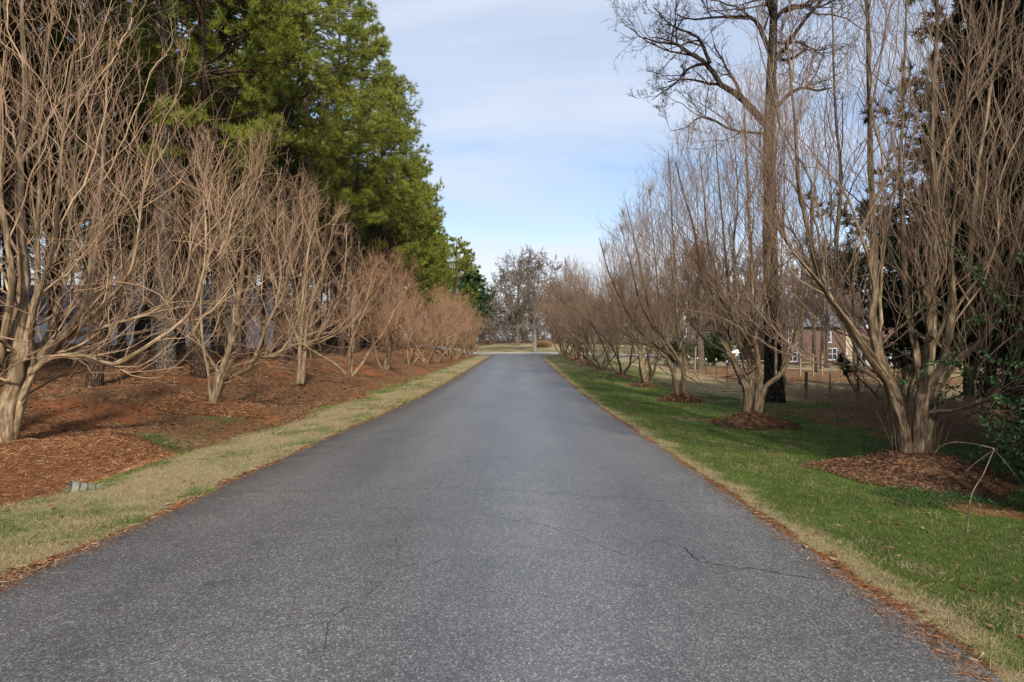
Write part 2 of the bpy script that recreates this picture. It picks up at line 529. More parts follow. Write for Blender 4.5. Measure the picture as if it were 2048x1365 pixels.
def bare_tree(seed, H, Rr, r0, limbs=None, base=None, fork=0.35, mat='grey_bark', crownmat=None, lod=1, wg=.45, cnt=(7, 6, 5, 4), twig=.0045, up=.12, droop=0.0):
    """leafless broad tree: trunk, spreading limbs, fine twigs"""
    rng = np.random.default_rng(seed)
    tr, cr = Tubes(), Tubes()
    Pt = np.zeros((1, 20, 3)); Pt[0, :, 2] = np.linspace(-.15, H * .93, 20)
    Pt[0, 1:, :2] += np.cumsum(rng.normal(0, .05 * H / 20, (19, 2)), axis=0)
    t = np.linspace(0, 1, 20)
    if limbs:
        q = np.array([px(x, y, base[1] + d) for x, y, d in limbs[0][0]]) - np.array(base)
        Pt = spline(q, 20)[None]
    Rt = (r0 * (1 - t) ** .8 + .03 * t)[None].copy()
    Rt[0, 0] *= 1.35; Rt[0, 1] *= 1.08
    tr.add(Pt, Rt, 14, .06)
    PP, RRr = [], []
    if limbs:
        for pts, a, b in limbs[1:]:
            q = np.array([px(x, y, base[1] + d) for x, y, d in pts]) - np.array(base)
            s = spline(q, 12)
            s[1:] += np.cumsum(rng.normal(0, .05, s[1:].shape), axis=0) * .4
            PP.append(s); RRr.append(np.linspace(a, b, 12))
    pos, d, r, _, tt = spawn(rng, Pt, Rt, cnt[0], fork, .97, 35, 75)
    d[:, 2] += .05
    L = Rr * rng.uniform(.65, 1.1, len(pos)) * (1.15 - .65 * ((tt - fork) / (1 - fork)))
    P1 = sweep(rng, pos, d, L, 12, .5, up)
    R1 = taper(np.clip(r * rng.uniform(.4, .65, len(r)), .02, .2), np.full(len(r), .012), 12)
    if PP:
        P1 = np.concatenate([P1, np.array(PP)]); R1 = np.concatenate([R1, np.array(RRr)])
    ct = tr
    ct.add(P1, R1, 8)
    s = 1.0
    Pp, Rp = P1, R1
    wid = twig
    for lv in range(1, len(cnt)):
        pos, d, r, par, tt = spawn(rng, Pp, Rp, cnt[lv], .15, 1.0, 22, 62)
        d[:, 2] += .12 - droop
        plen = np.linalg.norm(np.diff(Pp, axis=1), axis=2).sum(1)[par]
        L = plen * rng.uniform(.34, .62, len(pos)) * (1.1 - .4 * tt)
        last = lv >= len(cnt) - 1
        n = 8 if lv == 1 else 5
        Pn = sweep(rng, pos, d, L, n, wg, up * .8)
        Rn = taper(np.maximum(r * .6, wid * 1.4), np.maximum(r * .22, wid * (.5 if last else .9)), n)
        cr.add(Pn, Rn, 5 if lv == 1 else 3)
        Pp, Rp = Pn, Rn
    return tr.mesh('trunk', M[mat]), cr.mesh('crown', M[crownmat or mat])

def blades_mesh(name, base, d, L, W, col, mat, rng, bend=0.0):
    """many narrow triangles"""
    N = len(base)
    rnd = unit(rng.normal(0, 1, (N, 3)))
    s = unit(np.cross(d, rnd)) * (W * .5)[:, None]
    V = np.stack([base - s, base + s, base + d * L[:, None]], 1).reshape(-1, 3)
    T = np.arange(N * 3).reshape(N, 3)
    C = np.repeat(np.concatenate([col, np.ones((N, 1))], 1), 3, axis=0)
    return make_mesh(name, V, tris=T, mat=mat, attrs={'Col': ('FLOAT_COLOR', C)})

def conifer(seed, H, hc, Lm, r0, nb=70, sub=6, tw=4, tuft=3, nbl=9, bl=.17, bw=.022, side=0.0, dead=24, barkmat='pine_bark',
            g0=(.075, .125, .022), g1=(.020, .055, .014), shape='pine', rise=(5, 30)):
    rng = np.random.default_rng(seed)
    tr, cb = Tubes(), Tubes()
    Pt = np.zeros((1, 16, 3)); Pt[0, :, 2] = np.linspace(-.2, H, 16)
    Pt[0, 1:, :2] += np.cumsum(rng.normal(0, .06, (15, 2)), axis=0)
    t = np.linspace(0, 1, 16)
    Rt = (r0 * (1 - t) ** .75 + .02)[None]; Rt = Rt.copy(); Rt[0, 0] *= 1.3
    tr.add(Pt, Rt, 12, .05)
    def start(n, h0, h1, el0, el1, biased):
        z = rng.uniform(h0, h1, n)
        az = rng.uniform(-math.pi, math.pi, n)
        if biased:
            f = rng.random(n) < biased
            az = np.where(f, rng.normal(0, .75, n), az)
        el = np.radians(rng.uniform(el0, el1, n))
        i = np.clip(np.searchsorted(Pt[0, :, 2], z) - 1, 0, 14)
        w = ((z - Pt[0, i, 2]) / (Pt[0, i + 1, 2] - Pt[0, i, 2]))[:, None]
        pos = Pt[0, i] * (1 - w) + Pt[0, i + 1] * w
        return pos, np.stack([np.cos(az) * np.cos(el), np.sin(az) * np.cos(el), np.sin(el)], 1), z, az
    pos, d, z, az = start(nb, hc, H * .98, rise[0], rise[1], side)
    u = (z - hc) / (H - hc)
    if shape == 'pine':
        prof = np.sqrt(np.clip(1 - u ** 1.8, .03, 1)) * (0.55 + .45 * np.clip(u * 3, 0, 1))
    else:
        prof = np.clip(1 - u, .06, 1) ** .8 * rng.uniform(.65, 1.35, nb)
    L = Lm * prof * rng.uniform(.7, 1.1, nb)
    if side:
        L *= 1 + .25 * side * np.cos(az)
    P1 = sweep(rng, pos, d, L, 8, .28, .05)
    R1 = taper(np.clip(.012 + L * .010, .015, .07), np.full(nb, .008), 8)
    cb.add(P1, R1, 5)
    pos, d, r, par, tt = spawn(rng, P1, R1, sub, .34, 1.0, 28, 62)
    d[:, 2] *= .28; d[:, 2] += .05; d = unit(d)
    L2 = L[par] * rng.uniform(.22, .42, len(pos)) * (1.15 - .5 * tt)
    P2 = sweep(rng, pos, d, L2, 5, .25, .06)
    cb.add(P2, taper(np.full(len(pos), .012), np.full(len(pos), .005), 5), 3)
    R2 = np.full(P2.shape[:2], .008)
    pos, d, r, par2, t2 = spawn(rng, P2, R2, tw, .25, 1.0, 20, 60)
    d[:, 2] += .12; d = unit(d)
    L3 = np.clip(L2[par2] * rng.uniform(.3, .6, len(pos)), .12, .8)
    P3 = sweep(rng, pos, d, L3, 4, .25, .15)
    if bl < .3: cb.add(P3, taper(np.full(len(pos), .006), np.full(len(pos), .003), 4), 3)
    pos, d, r, par3, t3 = spawn(rng, P3, np.ones(P3.shape[:2]), tuft, .35, 1.0, 0, 25)
    hue = rng.random(len(pos)) * .35 + fbm(pos[:, 0] * 1.3 + pos[:, 2], pos[:, 1] * 1.3, .9, seed, 2) * .45 + rng.random(nb)[par[par2[par3]]] * .3 - .05
    n = len(pos)
    base = np.repeat(pos, nbl, axis=0)
    dd = unit(np.repeat(d, nbl, axis=0) * .8 + unit(rng.normal(0, 1, (n * nbl, 3))) * .85 + np.array([0, 0, .22]))
    g0 = np.array(g0); g1 = np.array(g1)
    hh = np.clip(np.repeat(hue, nbl) + rng.normal(0, .1, n * nbl), 0, 1)[:, None]
    col = g1 * (1 - hh) + g0 * hh
    brown = np.repeat(rng.random(n) < (.035 if shape == 'pine' else .01), nbl)
    col[brown] = (.20, .105, .040)
    fol = blades_mesh('foliage', base, dd, bl * rng.uniform(.7, 1.15, n * nbl), np.full(n * nbl, bw), col, M['needles'], rng)
    if dead:
        pos, d, z, az = start(dead, max(1.2, hc * .22), hc * 1.15, -12, 22, 0)
        Ld = rng.uniform(.5, 2.4, dead)
        Pd = sweep(rng, pos, d, Ld, 6, .35, -.05)
        cb.add(Pd, taper(np.full(dead, .014), np.full(dead, .005), 6), 3)
        pos, d, r, _, _ = spawn(rng, Pd, np.full(Pd.shape[:2], .01), 6, .2, 1, 25, 65)
        Pe = sweep(rng, pos, d, rng.uniform(.2, .9, len(pos)), 4, .4, 0)
        cb.add(Pe, taper(np.full(len(pos), .006), np.full(len(pos), .003), 4), 3)
    return tr.mesh('trunk', M[barkmat]), cb.mesh('branches', M[barkmat]), fol

# ------------------------------------------------------------------ shape of the land
RL, RR_ = -3.54, 2.32           # road edges
def zroad(Y):
    return np.interp(Y, [-60, 25, 35, 49, 61, 75, 88, 96, 110, 130, 160, 220, 420],
                     [0, 0, .16, .46, .74, 1.05, 1.28, 1.45, 2.15, 3.0, 3.8, 4.6, 8])
def zleft(Y):
    return np.interp(Y, [-60, 5, 11, 18, 24.5, 31, 38, 45, 52, 60, 70, 90, 120, 200, 420],
                     [.0, .02, .06, .17, .42, .66, .78, .93, 1.08, 1.22, 1.42, 1.6, 2.6, 4.4, 8])
def ground_z(X, Y, detail=True):
    X = np.asarray(X, float); Y = np.asarray(Y, float)
    zr = zroad(Y)
    # left of the road: verge, shallow ditch, mulched bank, wood
    near = 1 - sstep(10, 20, Y)
    ditch = -(.10 + .30 * near) * np.exp(-((X + 6.4) / 0.62) ** 2)
    verge = -0.03 * sstep(0, 1.0, RL - X)
    k = sstep(5.6, 8.3, -X)
    w = np.interp(-X, [8.3, 9.3, 10.4, 12.5, 20, 35, 60, 200], [0, .28, .50, .68, .9, 1.3, 1.7, 2.5])
    w = w * (1 - .45 * sstep(85, 120, Y))
    zl = zr * (1 - k) + zleft(Y) * k + w + ditch * sstep(3.7, 5.2, -X) + verge
    # right of the road: gentle fall to the fence
    off = np.interp(X, [RR_, 4, 6, 9, 12, 22, 34, 80, 300], [0, -.05, -.08, -.24, -.40, -.65, -.9, -1.0, -1.2])
    offn = np.interp(X, [RR_, 3.2, 6, 9, 12, 22, 300], [0, -.12, -.31, -.34, -.36, -.5, -.6])
    f = sstep(18, 34, Y)
    off = (offn * (1 - f) + off * f) * (1 - .5 * sstep(75, 92, Y))
    zrr = zr + off
    z = np.where(X < RL, zl, np.where(X > RR_, zrr, zr))
    if detail:
        e = np.maximum(RL - X, X - RR_)
        a = sstep(0.1, 1.6, e)
        z = z + a * ((fbm(X, Y, .45, 5, 3) - .5) * .16 + (fbm(X, Y, 2.4, 9, 3) - .5) * .05)
    return z

def zone_masks(X, Y):
    """0..1: mulch/pine straw, green of the grass, bare clay"""
    n1 = fbm(X, Y, .55, 21, 4); n2 = fbm(X, Y, 1.9, 31, 4); n3 = fbm(X, Y, .22, 41, 3)
    left = X < -0.6
    e = np.where(left, RL - X, X - RR_)
    edge = 1 - sstep(.02, .20, e + (n2 - .5) * .30)          # straw gathered along the asphalt
    bound = 5.75 - .25 * sstep(30, 80, Y) + (n1 - .5) * .9
    wood = sstep(-.28, .28, (-X - bound) + (n2 - .5) * 1.0)
    patch = sstep(.50, .80, n1 * .7 + n2 * .3 + .10 * np.exp(-((X + 6.6) / .9) ** 2 - ((Y - 12.5) / 3.5) ** 2) * 2.0) * (-X < 9)
    wood = wood * (1 - .6 * patch)
    beyond = sstep(94, 97, Y)
    wood = wood * (1 - beyond * (X > -16))
    # right: soil around the tree behind the fence, leaf litter under the cedars
    soil = sstep(12.0, 12.8, X) * sstep(36, 40, Y) * (1 - sstep(60, 66, Y)) * sstep(.30, .48, n2)
    cedar_litter = sstep(.35, .6, n2 + .5 * sstep(6.8, 9.5, X) - .35) * sstep(6.2, 8.5, X) * (1 - sstep(20, 27, Y))
    brush = sstep(11, 12.5, X) * (1 - sstep(22, 26, Y))
    nearsoil = sstep(4.6, 5.8, X + (n2 - .5) * 1.6) * (1 - sstep(8.2, 9.0, Y)) * sstep(.38, .58, n2)
    spots = sstep(.60, .72, n2 * .6 + n1 * .4) * .8
    mul_r = np.clip(np.maximum(np.maximum(soil, cedar_litter), np.maximum(np.maximum(brush * .6, nearsoil * .8), spots)), 0, 1)
    mulch = np.where(left, np.maximum(wood, edge), np.maximum(mul_r, edge * .9))
    far_wood = sstep(146, 152, Y + (n3 - .5) * 8)
    mulch = np.where(beyond > .5, np.maximum(np.where(left, wood, sstep(.6, .7, n3) * .4), far_wood), mulch)
    gl = sstep(.44, .70, n2 * .55 + n1 * .45) * .85
    gl = np.clip(gl * .75 + .5 * sstep(4.9, 5.7, -X + (n2 - .5)) * (X > -7.5), 0, 1)
    tanz = sstep(26, 30, Y + (n1 - .5) * 6) * sstep(6.6, 8.2, X + (n2 - .5) * 2 - .02 * (Y - 30)) * (1 - sstep(40, 46, Y) * (X < 10))
    tan_edge = 1 - sstep(.1, .55, (X - RR_) + (n2 - .5) * .7)
    gr = np.clip(1 - tanz * .95 - tan_edge * .8 - sstep(.58, .74, n1) * .35 - sstep(28, 60, Y) * .30, 0, 1)
    far = sstep(94, 97, Y)
    green = np.where(left, gl, gr)
    green = green * (1 - far) + far * (.12 + .4 * sstep(.45, .6, n1) * (1 - sstep(100, 125, Y)))
    clay = sstep(.60, .72, fbm(X, Y, .8, 77, 3)) * np.where(left, 1, .5) * (np.abs(X) < 14)
    return mulch, green, clay

xs = np.concatenate([-np.geomspace(260, 18, 34), np.arange(-17.5, -9, .28), np.arange(-9, RL - .12, .10), [RL - .06, RL + .12],
                     np.linspace(RL + .4, RR_ - .4, 7), [RR_ - .12, RR_ + .06], np.arange(RR_ + .12, 9, .10), np.arange(9.1, 18, .28), np.geomspace(18.3, 260, 34)])
ys = np.concatenate([[-80, -50, -30, -18], np.arange(-12, 3, .6), np.arange(3, 18, .10), np.arange(18, 34, .2), np.arange(34, 64, .45), np.arange(64, 125, 1.0), np.geomspace(126, 480, 36)])
GX, GY = np.meshgrid(xs, ys)
GZ = ground_z(GX, GY)
inside = (GX > RL + .05) & (GX < RR_ - .05) & (GY < 92)
GZ = np.where(inside, zroad(GY) - .06, GZ)
cross = (GY > 88.9) & (GY < 94.9) & (GX > -60) & (GX < 80)
GZ = np.where(cross, GZ - .10, GZ)
ny, nx = GX.shape
idx = np.arange(nx * ny).reshape(ny, nx)
Q = np.stack([idx[:-1, :-1], idx[:-1, 1:], idx[1:, 1:], idx[1:, :-1]], -1).reshape(-1, 4)
mu, gr, cl = zone_masks(GX.ravel(), GY.ravel())

m, nt, b = new_mat('ground_cover', 0.97, 0.05)
P = objpos(nt)
a_m = attr(nt, 'mulch').outputs['Fac']; a_g = attr(nt, 'green').outputs['Fac']; a_c = attr(nt, 'clay').outputs['Fac']
nf = noise(nt, P, 38, 6, .7); nm = noise(nt, P, 5.5, 5, .65); nl = noise(nt, P, .5, 4, .6)
nst = noise(nt, vscale(nt, P, (90, 20, 40)), 1.0, 4, .7)
straw = ramp(nt, nf, [(.30, (.075, .038, .019)), (.48, (.20, .098, .046)), (.62, (.32, .165, .078)), (.75, (.48, .32, .19))])
straw = mixc(nt, mrange(nt, nm, .42, .62), straw, (.155, .083, .043))
straw = mixc(nt, mixc(nt, 1.0, a_c, mrange(nt, nm, .35, .6), 'MULTIPLY'), straw, (.34, .115, .042))
gtan = ramp(nt, nst, [(.30, (.17, .13, .060)), (.5, (.33, .265, .14)), (.68, (.50, .41, .25))])
ggreen = ramp(nt, nst, [(.30, (.028, .045, .012)), (.5, (.065, .098, .022)), (.7, (.130, .165, .045))])
gm = mixc(nt, 1.0, a_g, mrange(nt, nm, .3, .7, -.30, .30), 'ADD')
grass = mixc(nt, gm, gtan, ggreen)
mm = mixc(nt, 1.0, a_m, mrange(nt, nm, .3, .7, -.25, .25), 'ADD')
c = mixc(nt, mrange(nt, mm, .35, .65), grass, straw)
nt.links.new(c, b.inputs['Base Color'])
bump(nt, b, nf, .03, .8)
M['ground'] = m
g = link('ground', make_mesh('ground', np.stack([GX, GY, GZ], -1), quads=Q, mat=M['ground'], smooth=True,
         attrs={'mulch': ('FLOAT', mu), 'green': ('FLOAT', gr), 'clay': ('FLOAT', cl)}))
tag(g, kind='structure')

# ------------------------------------------------------------------ road
m, nt, b = new_mat('asphalt', 0.42, 0.6)
P = objpos(nt)
vor = node(nt, 'ShaderNodeTexVoronoi'); vor.inputs['Scale'].default_value = 105; nt.links.new(P, vor.inputs['Vector'])
fine = noise(nt, P, 160, 3, .7); mid = noise(nt, P, 14, 4, .6); big = noise(nt, vscale(nt, P, (1, .25, 1)), .9, 4, .6)
base = ramp(nt, vor.outputs['Color'], [(.12, (.074, .073, .074)), (.45, (.122, .120, .121)), (.72, (.182, .179, .178)), (.93, (.42, .41, .39))])
base = mixc(nt, mrange(nt, fine, .45, .6, 0, .5), base, (.055, .055, .062))
c = mixc(nt, 1.0, base, ramp(nt, mid, [(.3, (.92, .92, .92)), (.7, (1.06, 1.06, 1.05))]), 'MULTIPLY')
c = mixc(nt, 1.0, c, ramp(nt, big, [(.32, (.84, .84, .86)), (.68, (1.16, 1.15, 1.13))]), 'MULTIPLY')
sx = node(nt, 'ShaderNodeSeparateXYZ'); nt.links.new(P, sx.inputs[0])
# two worn wheel tracks and blotchy patches
wt = node(nt, 'ShaderNodeMath', operation='SINE'); wm = node(nt, 'ShaderNodeMath', operation='MULTIPLY_ADD')
nt.links.new(sx.outputs[0], wm.inputs[0]); wm.inputs[1].default_value = 3.6; wm.inputs[2].default_value = .6
nt.links.new(wm.outputs[0], wt.inputs[0])
c = mixc(nt, 1.0, c, ramp(nt, mrange(nt, wt.outputs[0], -1, 1), [(0, (.93, .93, .93)), (1, (1.08, 1.08, 1.07))]), 'MULTIPLY')
blot = noise(nt, P, 2.3, 5, .7)
c = mixc(nt, 1.0, c, ramp(nt, blot, [(.36, (.90, .90, .90)), (.50, (1, 1, 1)), (.68, (1.07, 1.07, 1.06))]), 'MULTIPLY')
wob = mrange(nt, noise(nt, vscale(nt, P, (.1, .6, 1)), 1.0, 4), 0, 1, -.12, .12)
ad = node(nt, 'ShaderNodeMath', operation='ADD'); nt.links.new(sx.outputs[0], ad.inputs[0]); nt.links.new(wob, ad.inputs[1])
ad2 = node(nt, 'ShaderNodeMath', operation='ADD'); nt.links.new(ad.outputs[0], ad2.inputs[0]); ad2.inputs[1].default_value = .50
ab = node(nt, 'ShaderNodeMath', operation='ABSOLUTE'); nt.links.new(ad2.outputs[0], ab.inputs[0])
c = mixc(nt, mrange(nt, ab.outputs[0], 0, .035, .30, 0), c, (.06, .06, .065))
spot = noise(nt, P, 3.1, 2, .4)
c = mixc(nt, mrange(nt, spot, .72, .76, 0, .5), c, (.04, .04, .045))
nt.links.new(c, b.inputs['Base Color'])
bump(nt, b, vor.outputs['Distance'], .003, .45)
M['asphalt'] = m

ry = np.concatenate([np.arange(-40, 2, 1.0), np.arange(2, 40, .10), np.arange(40, 92.01, .5)])
rl = RL + (fbm(ry, ry * 0, 1.1, 61, 4) - .5) * .22
rr = RR_ + (fbm(ry, ry * 0, 1.1, 67, 4) - .5) * .14
flare = sstep(82, 90, ry) ** 2 * 4.0
rl = rl - flare; rr = rr + flare * .95
nc = 9
u = np.linspace(0, 1, nc)[None]
RX = rl[:, None] * (1 - u) + rr[:, None] * u
RY = np.repeat(ry[:, None], nc, 1)
crown = .03 * (1 - (2 * u - 1) ** 2)
RZ = zroad(RY) + crown + .004
RX = np.concatenate([rl[:, None] - .02, RX, rr[:, None] + .02], 1)
RY = np.concatenate([ry[:, None], RY, ry[:, None]], 1)
RZ = np.concatenate([zroad(ry)[:, None] - .09, RZ, zroad(ry)[:, None] - .09], 1)
k = nc + 2
idx = np.arange(len(ry) * k).reshape(len(ry), k)
Q = np.stack([idx[:-1, :-1], idx[:-1, 1:], idx[1:, 1:], idx[1:, :-1]], -1).reshape(-1, 4)
road = link('road', make_mesh('road', np.stack([RX, RY, RZ], -1), quads=Q, mat=M['asphalt'], smooth=False))
tag(road, kind='structure')

def zroad_surf(X, Y):
    u = (np.asarray(X) - RL) / (RR_ - RL)
    return zroad(Y) + .03 * (1 - (2 * u - 1) ** 2) + .004

# cracks in the asphalt
rng = np.random.default_rng(3)
def ground_pt(x, y):
    Y = EYE * FP / (y - VY)
    return ((x - VX) / FP * Y, Y)
CR = [([(395, 995), (430, 988), (560, 986), (720, 986), (880, 984), (930, 985), (1010, 987), (1140, 995), (1280, 1003), (1440, 1010)], .011),
      ([(640, 1370), (652, 1290), (660, 1252), (690, 1228), (725, 1212), (780, 1150), (800, 1100), (796, 1082), (850, 1040)], .007),
      ([(400, 1280), (505, 1274), (620, 1262)], .006), ([(790, 1145), (860, 1136), (900, 1128)], .006),
      ([(945, 1033), (1000, 1043), (1050, 1054), (1110, 1064), (1200, 1098), (1250, 1118)], .008),
      ([(1330, 1092), (1365, 1100), (1392, 1124), (1440, 1135), (1500, 1143), (1600, 1156), (1700, 1168)], .012),
      ([(1205, 1076), (1270, 1092), (1330, 1092)], .006), ([(870, 985), (890, 960), (905, 940)], .005),
      ([(1448, 1008), (1455, 985), (1420, 960)], .006), 
      ([(700, 868), (820, 866), (1000, 865), (1180, 868), (1270, 864)], .012), ([(800, 815), (960, 813), (1220, 814)], .014),
      ([(840, 795), (1000, 794), (1190, 796)], .014), ([(900, 762), (1010, 761), (1130, 762)], .018)]
V, Qs = [], []
for pts, wd in CR:
    g2 = [ground_pt(*p) for p in pts]
    L = sum(math.dist(a, b_) for a, b_ in zip(g2, g2[1:]))
    n = max(12, int(L / .045))
    s = spline(np.array([(x, y, 0) for x, y in g2]), n)[:, :2]
    s[:, 0] += rng.normal(0, .008, n); s[:, 1] += rng.normal(0, .010, n) + (vnoise(np.arange(n) * .35, np.zeros(n), int(wd * 1e4)) - .5) * .06
    tdir = np.gradient(s, axis=0); tdir /= np.linalg.norm(tdir, axis=1, keepdims=True)
    nrm = np.stack([-tdir[:, 1], tdir[:, 0]], 1)
    w_ = wd * .33 * rng.uniform(.1, 1.25, n) * (.35 + vnoise(np.arange(n) * .12, np.zeros(n), 5))
    ok = (s[:, 0] > RL + .05) & (s[:, 0] < RR_ - .05)
    a = s + nrm * w_[:, None]; b2 = s - nrm * w_[:, None]
    o = sum(len(v) for v in V)
    za = zroad_surf(a[:, 0], a[:, 1]) + .004; zb = zroad_surf(b2[:, 0], b2[:, 1]) + .004
    V.append(np.stack([np.column_stack([a, za]), np.column_stack([b2, zb])], 1).reshape(-1, 3))
    i = np.arange(n - 1)[ok[:-1] & ok[1:]]
    Qs.append(np.stack([o + 2 * i, o + 2 * i + 1, o + 2 * i + 3, o + 2 * i + 2], 1))
M['crack'] = plain('crack', (.045, .044, .038), .95, .4, 9)
link('cracks', make_mesh('cracks', np.concatenate(V), quads=np.concatenate(Qs), mat=M['crack']), road)

# the road that crosses at the far end, with its pale gravel shoulder
def strip(name, y0, y1, x0, x1, dz, mat, n=80):
    X = np.linspace(x0, x1, n); rows = np.linspace(0, 1, 4)
    wav = (fbm(X, X * 0, .3, 3, 3) - .5) * .5
    A = []
    for r in rows:
        Yr = y0 + (y1 - y0) * r + wav
        base_z = ground_z(X, Yr, False)
        A.append(np.column_stack([X, Yr, base_z + dz]))
    V = np.concatenate(A)
    idx = np.arange(4 * n).reshape(4, n)
    Q = np.stack([idx[:-1, :-1], idx[:-1, 1:], idx[1:, 1:], idx[1:, :-1]], -1).reshape(-1, 4)
    o = link(name, make_mesh(name, V, quads=Q, mat=mat))
    return tag(o, kind='structure')
M['cross'] = plain('worn_asphalt', (.26, .26, .275), .9, .18, 3)
M['gravel'] = plain('gravel', (.46, .42, .35), .95, .3, 12)
strip('gravel_shoulder', 94.9, 98.0, -55, 78, .035, M['gravel'])
strip('cross_road', 88.4, 95.2, -60, 80, .06, M['cross'])

# ------------------------------------------------------------------ buildings
def gz(x, y): return float(ground_z(np.array([x]), np.array([y]))[0])

class MB:
    """boxes and bars gathered into one mesh"""
    def __init__(self): self.V, self.Q = [], []
    def box(self, x0, x1, y0, y1, z0, z1):
        o = len(self.V)
        self.V += [(x0, y0, z0), (x1, y0, z0), (x1, y1, z0), (x0, y1, z0), (x0, y0, z1), (x1, y0, z1), (x1, y1, z1), (x0, y1, z1)]
        self.Q += [(o, o + 3, o + 2, o + 1), (o + 4, o + 5, o + 6, o + 7), (o, o + 1, o + 5, o + 4), (o + 1, o + 2, o + 6, o + 5), (o + 2, o + 3, o + 7, o + 6), (o + 3, o, o + 4, o + 7)]
        return self
    def poly(self, pts, faces):
        o = len(self.V); self.V += list(pts); self.Q += [tuple(o + i for i in f) for f in faces]
        return self
    def build(self, name, mat, parent=None, bevel=0.0):
        me = bpy.data.meshes.new(name)
        me.from_pydata(self.V, [], self.Q); me.materials.append(mat); me.update()
        o = link(name, me, parent)
        if bevel:
            bm_ = o.modifiers.new('bevel', 'BEVEL'); bm_.width = bevel; bm_.segments = 2
        return o

m, nt, b = new_mat('red_brick', .95, .1)
tc = node(nt, 'ShaderNodeTexCoord').outputs['Object']
sp = node(nt, 'ShaderNodeSeparateXYZ'); nt.links.new(tc, sp.inputs[0])
ad = node(nt, 'ShaderNodeMath', operation='ADD'); nt.links.new(sp.outputs[0], ad.inputs[0]); nt.links.new(sp.outputs[1], ad.inputs[1])
cb = node(nt, 'ShaderNodeCombineXYZ'); nt.links.new(ad.outputs[0], cb.inputs[0]); nt.links.new(sp.outputs[2], cb.inputs[1])
br = node(nt, 'ShaderNodeTexBrick'); nt.links.new(cb.outputs[0], br.inputs['Vector'])
br.inputs['Scale'].default_value = 4.2
br.inputs['Color1'].default_value = (.115, .050, .040, 1); br.inputs['Color2'].default_value = (.155, .078, .060, 1); br.inputs['Mortar'].default_value = (.24, .20, .17, 1)
br.inputs['Mortar Size'].default_value = .03
nt.links.new(mixc(nt, .5, br.outputs[0], ramp(nt, noise(nt, tc, 3, 5), [(.3, (.5, .5, .5)), (.7, (1, 1, 1))]), 'MULTIPLY'), b.inputs['Base Color'])
M['brick'] = m

m, nt, b = new_mat('white_siding', .7, .3)
tc = node(nt, 'ShaderNodeTexCoord').outputs['Object']
wv = node(nt, 'ShaderNodeTexWave', wave_type='BANDS', bands_direction='Z', wave_profile='SAW'); wv.inputs['Scale'].default_value = 1.6
nt.links.new(tc, wv.inputs['Vector'])
nt.links.new(ramp(nt, wv.outputs[1], [(0, (.55, .56, .60)), (.08, (.70, .71, .75)), (1, (.76, .77, .80))]), b.inputs['Base Color'])
bump(nt, b, wv.outputs[1], .02, .5)
M['siding'] = m
m, nt, b = new_mat('roof_shingles', .95, .1)
tc = node(nt, 'ShaderNodeTexCoord').outputs['Object']
nt.links.new(ramp(nt, noise(nt, vscale(nt, tc, (3, 3, 12)), 1.5, 5, .7), [(.3, (.075, .082, .095)), (.7, (.17, .18, .20))]), b.inputs['Base Color'])
M['shingle'] = m
m, nt, b = new_mat('roof_rust', .95, .1)
tc = node(nt, 'ShaderNodeTexCoord').outputs['Object']
nt.links.new(ramp(nt, noise(nt, vscale(nt, tc, (3, 3, 12)), 1.5, 5, .7), [(.3, (.10, .055, .042)), (.7, (.19, .10, .075))]), b.inputs['Base Color'])
M['rust_roof'] = m
M['trim'] = plain('painted_trim', (.74, .75, .76), .5, .05, 3)
M['cream'] = plain('cream_render', (.50, .42, .30), .9, .12, 3)
M['glass'] = plain('window_glass', (.035, .045, .06), .12, .3, .7)
M['dark'] = plain('dark_opening', (.02, .018, .016), .9, .2, 2)

def window(parent, x, z, w, h, y, cols=2, rows=2):
    """a window in a wall that faces -y: frame standing proud, panes behind glazing bars"""
    f = MB()
    t = .07
    f.box(x - w / 2 - t, x + w / 2 + t, y - .06, y - .003, z - t, z).box(x - w / 2 - t, x + w / 2 + t, y - .06, y - .003, z + h, z + h + t)
    f.box(x - w / 2 - t, x - w / 2, y - .06, y - .003, z, z + h).box(x + w / 2, x + w / 2 + t, y - .06, y - .003, z, z + h)
    for i in range(1, cols): f.box(x - w / 2 + w * i / cols - .025, x - w / 2 + w * i / cols + .025, y - .045, y - .02, z, z + h)
    for i in range(1, rows): f.box(x - w / 2, x - w / 2 + w * i / rows - .0, y - .05, y - .046, z + h * i / rows - .025, z + h * i / rows + .025) if i == -1 else f.box(x - w / 2, x + w / 2, y - .052, y - .047, z + h * i / rows - .025, z + h * i / rows + .025)
    fo = f.build('window', M['trim'], parent)
    MB().box(x - w / 2, x + w / 2, y - .018, y - .004, z, z + h).build('pane', M['glass'], fo)
    MB().box(x - w / 2 - .14, x + w / 2 + .14, y - .12, y - .062, z - .13, z - .072).build('sill', M['trim'], fo)

def gable_roof(name, x0, x1, y0, y1, z, rise, mat, parent, ov=.45, th=.16):
    ym = (y0 + y1) / 2
    a, b_, c_, d_ = x0 - ov, x1 + ov, y0 - ov, y1 + ov
    dz = -rise * ov / ((y1 - y0) / 2)
    pts = [(a, c_, z + dz), (b_, c_, z + dz), (b_, ym, z + rise), (a, ym, z + rise), (b_, d_, z + dz), (a, d_, z + dz)]
    pts += [(p[0], p[1], p[2] + th) for p in pts]
    fc = [(0, 3, 2, 1), (3, 5, 4, 2), (6, 7, 8, 9), (9, 8, 10, 11), (0, 1, 7, 6), (4, 5, 11, 10), (0, 6, 9, 3), (3, 9, 11, 5), (1, 2, 8, 7), (2, 4, 10, 8)]
    return MB().poly(pts, fc).build(name, mat, parent)

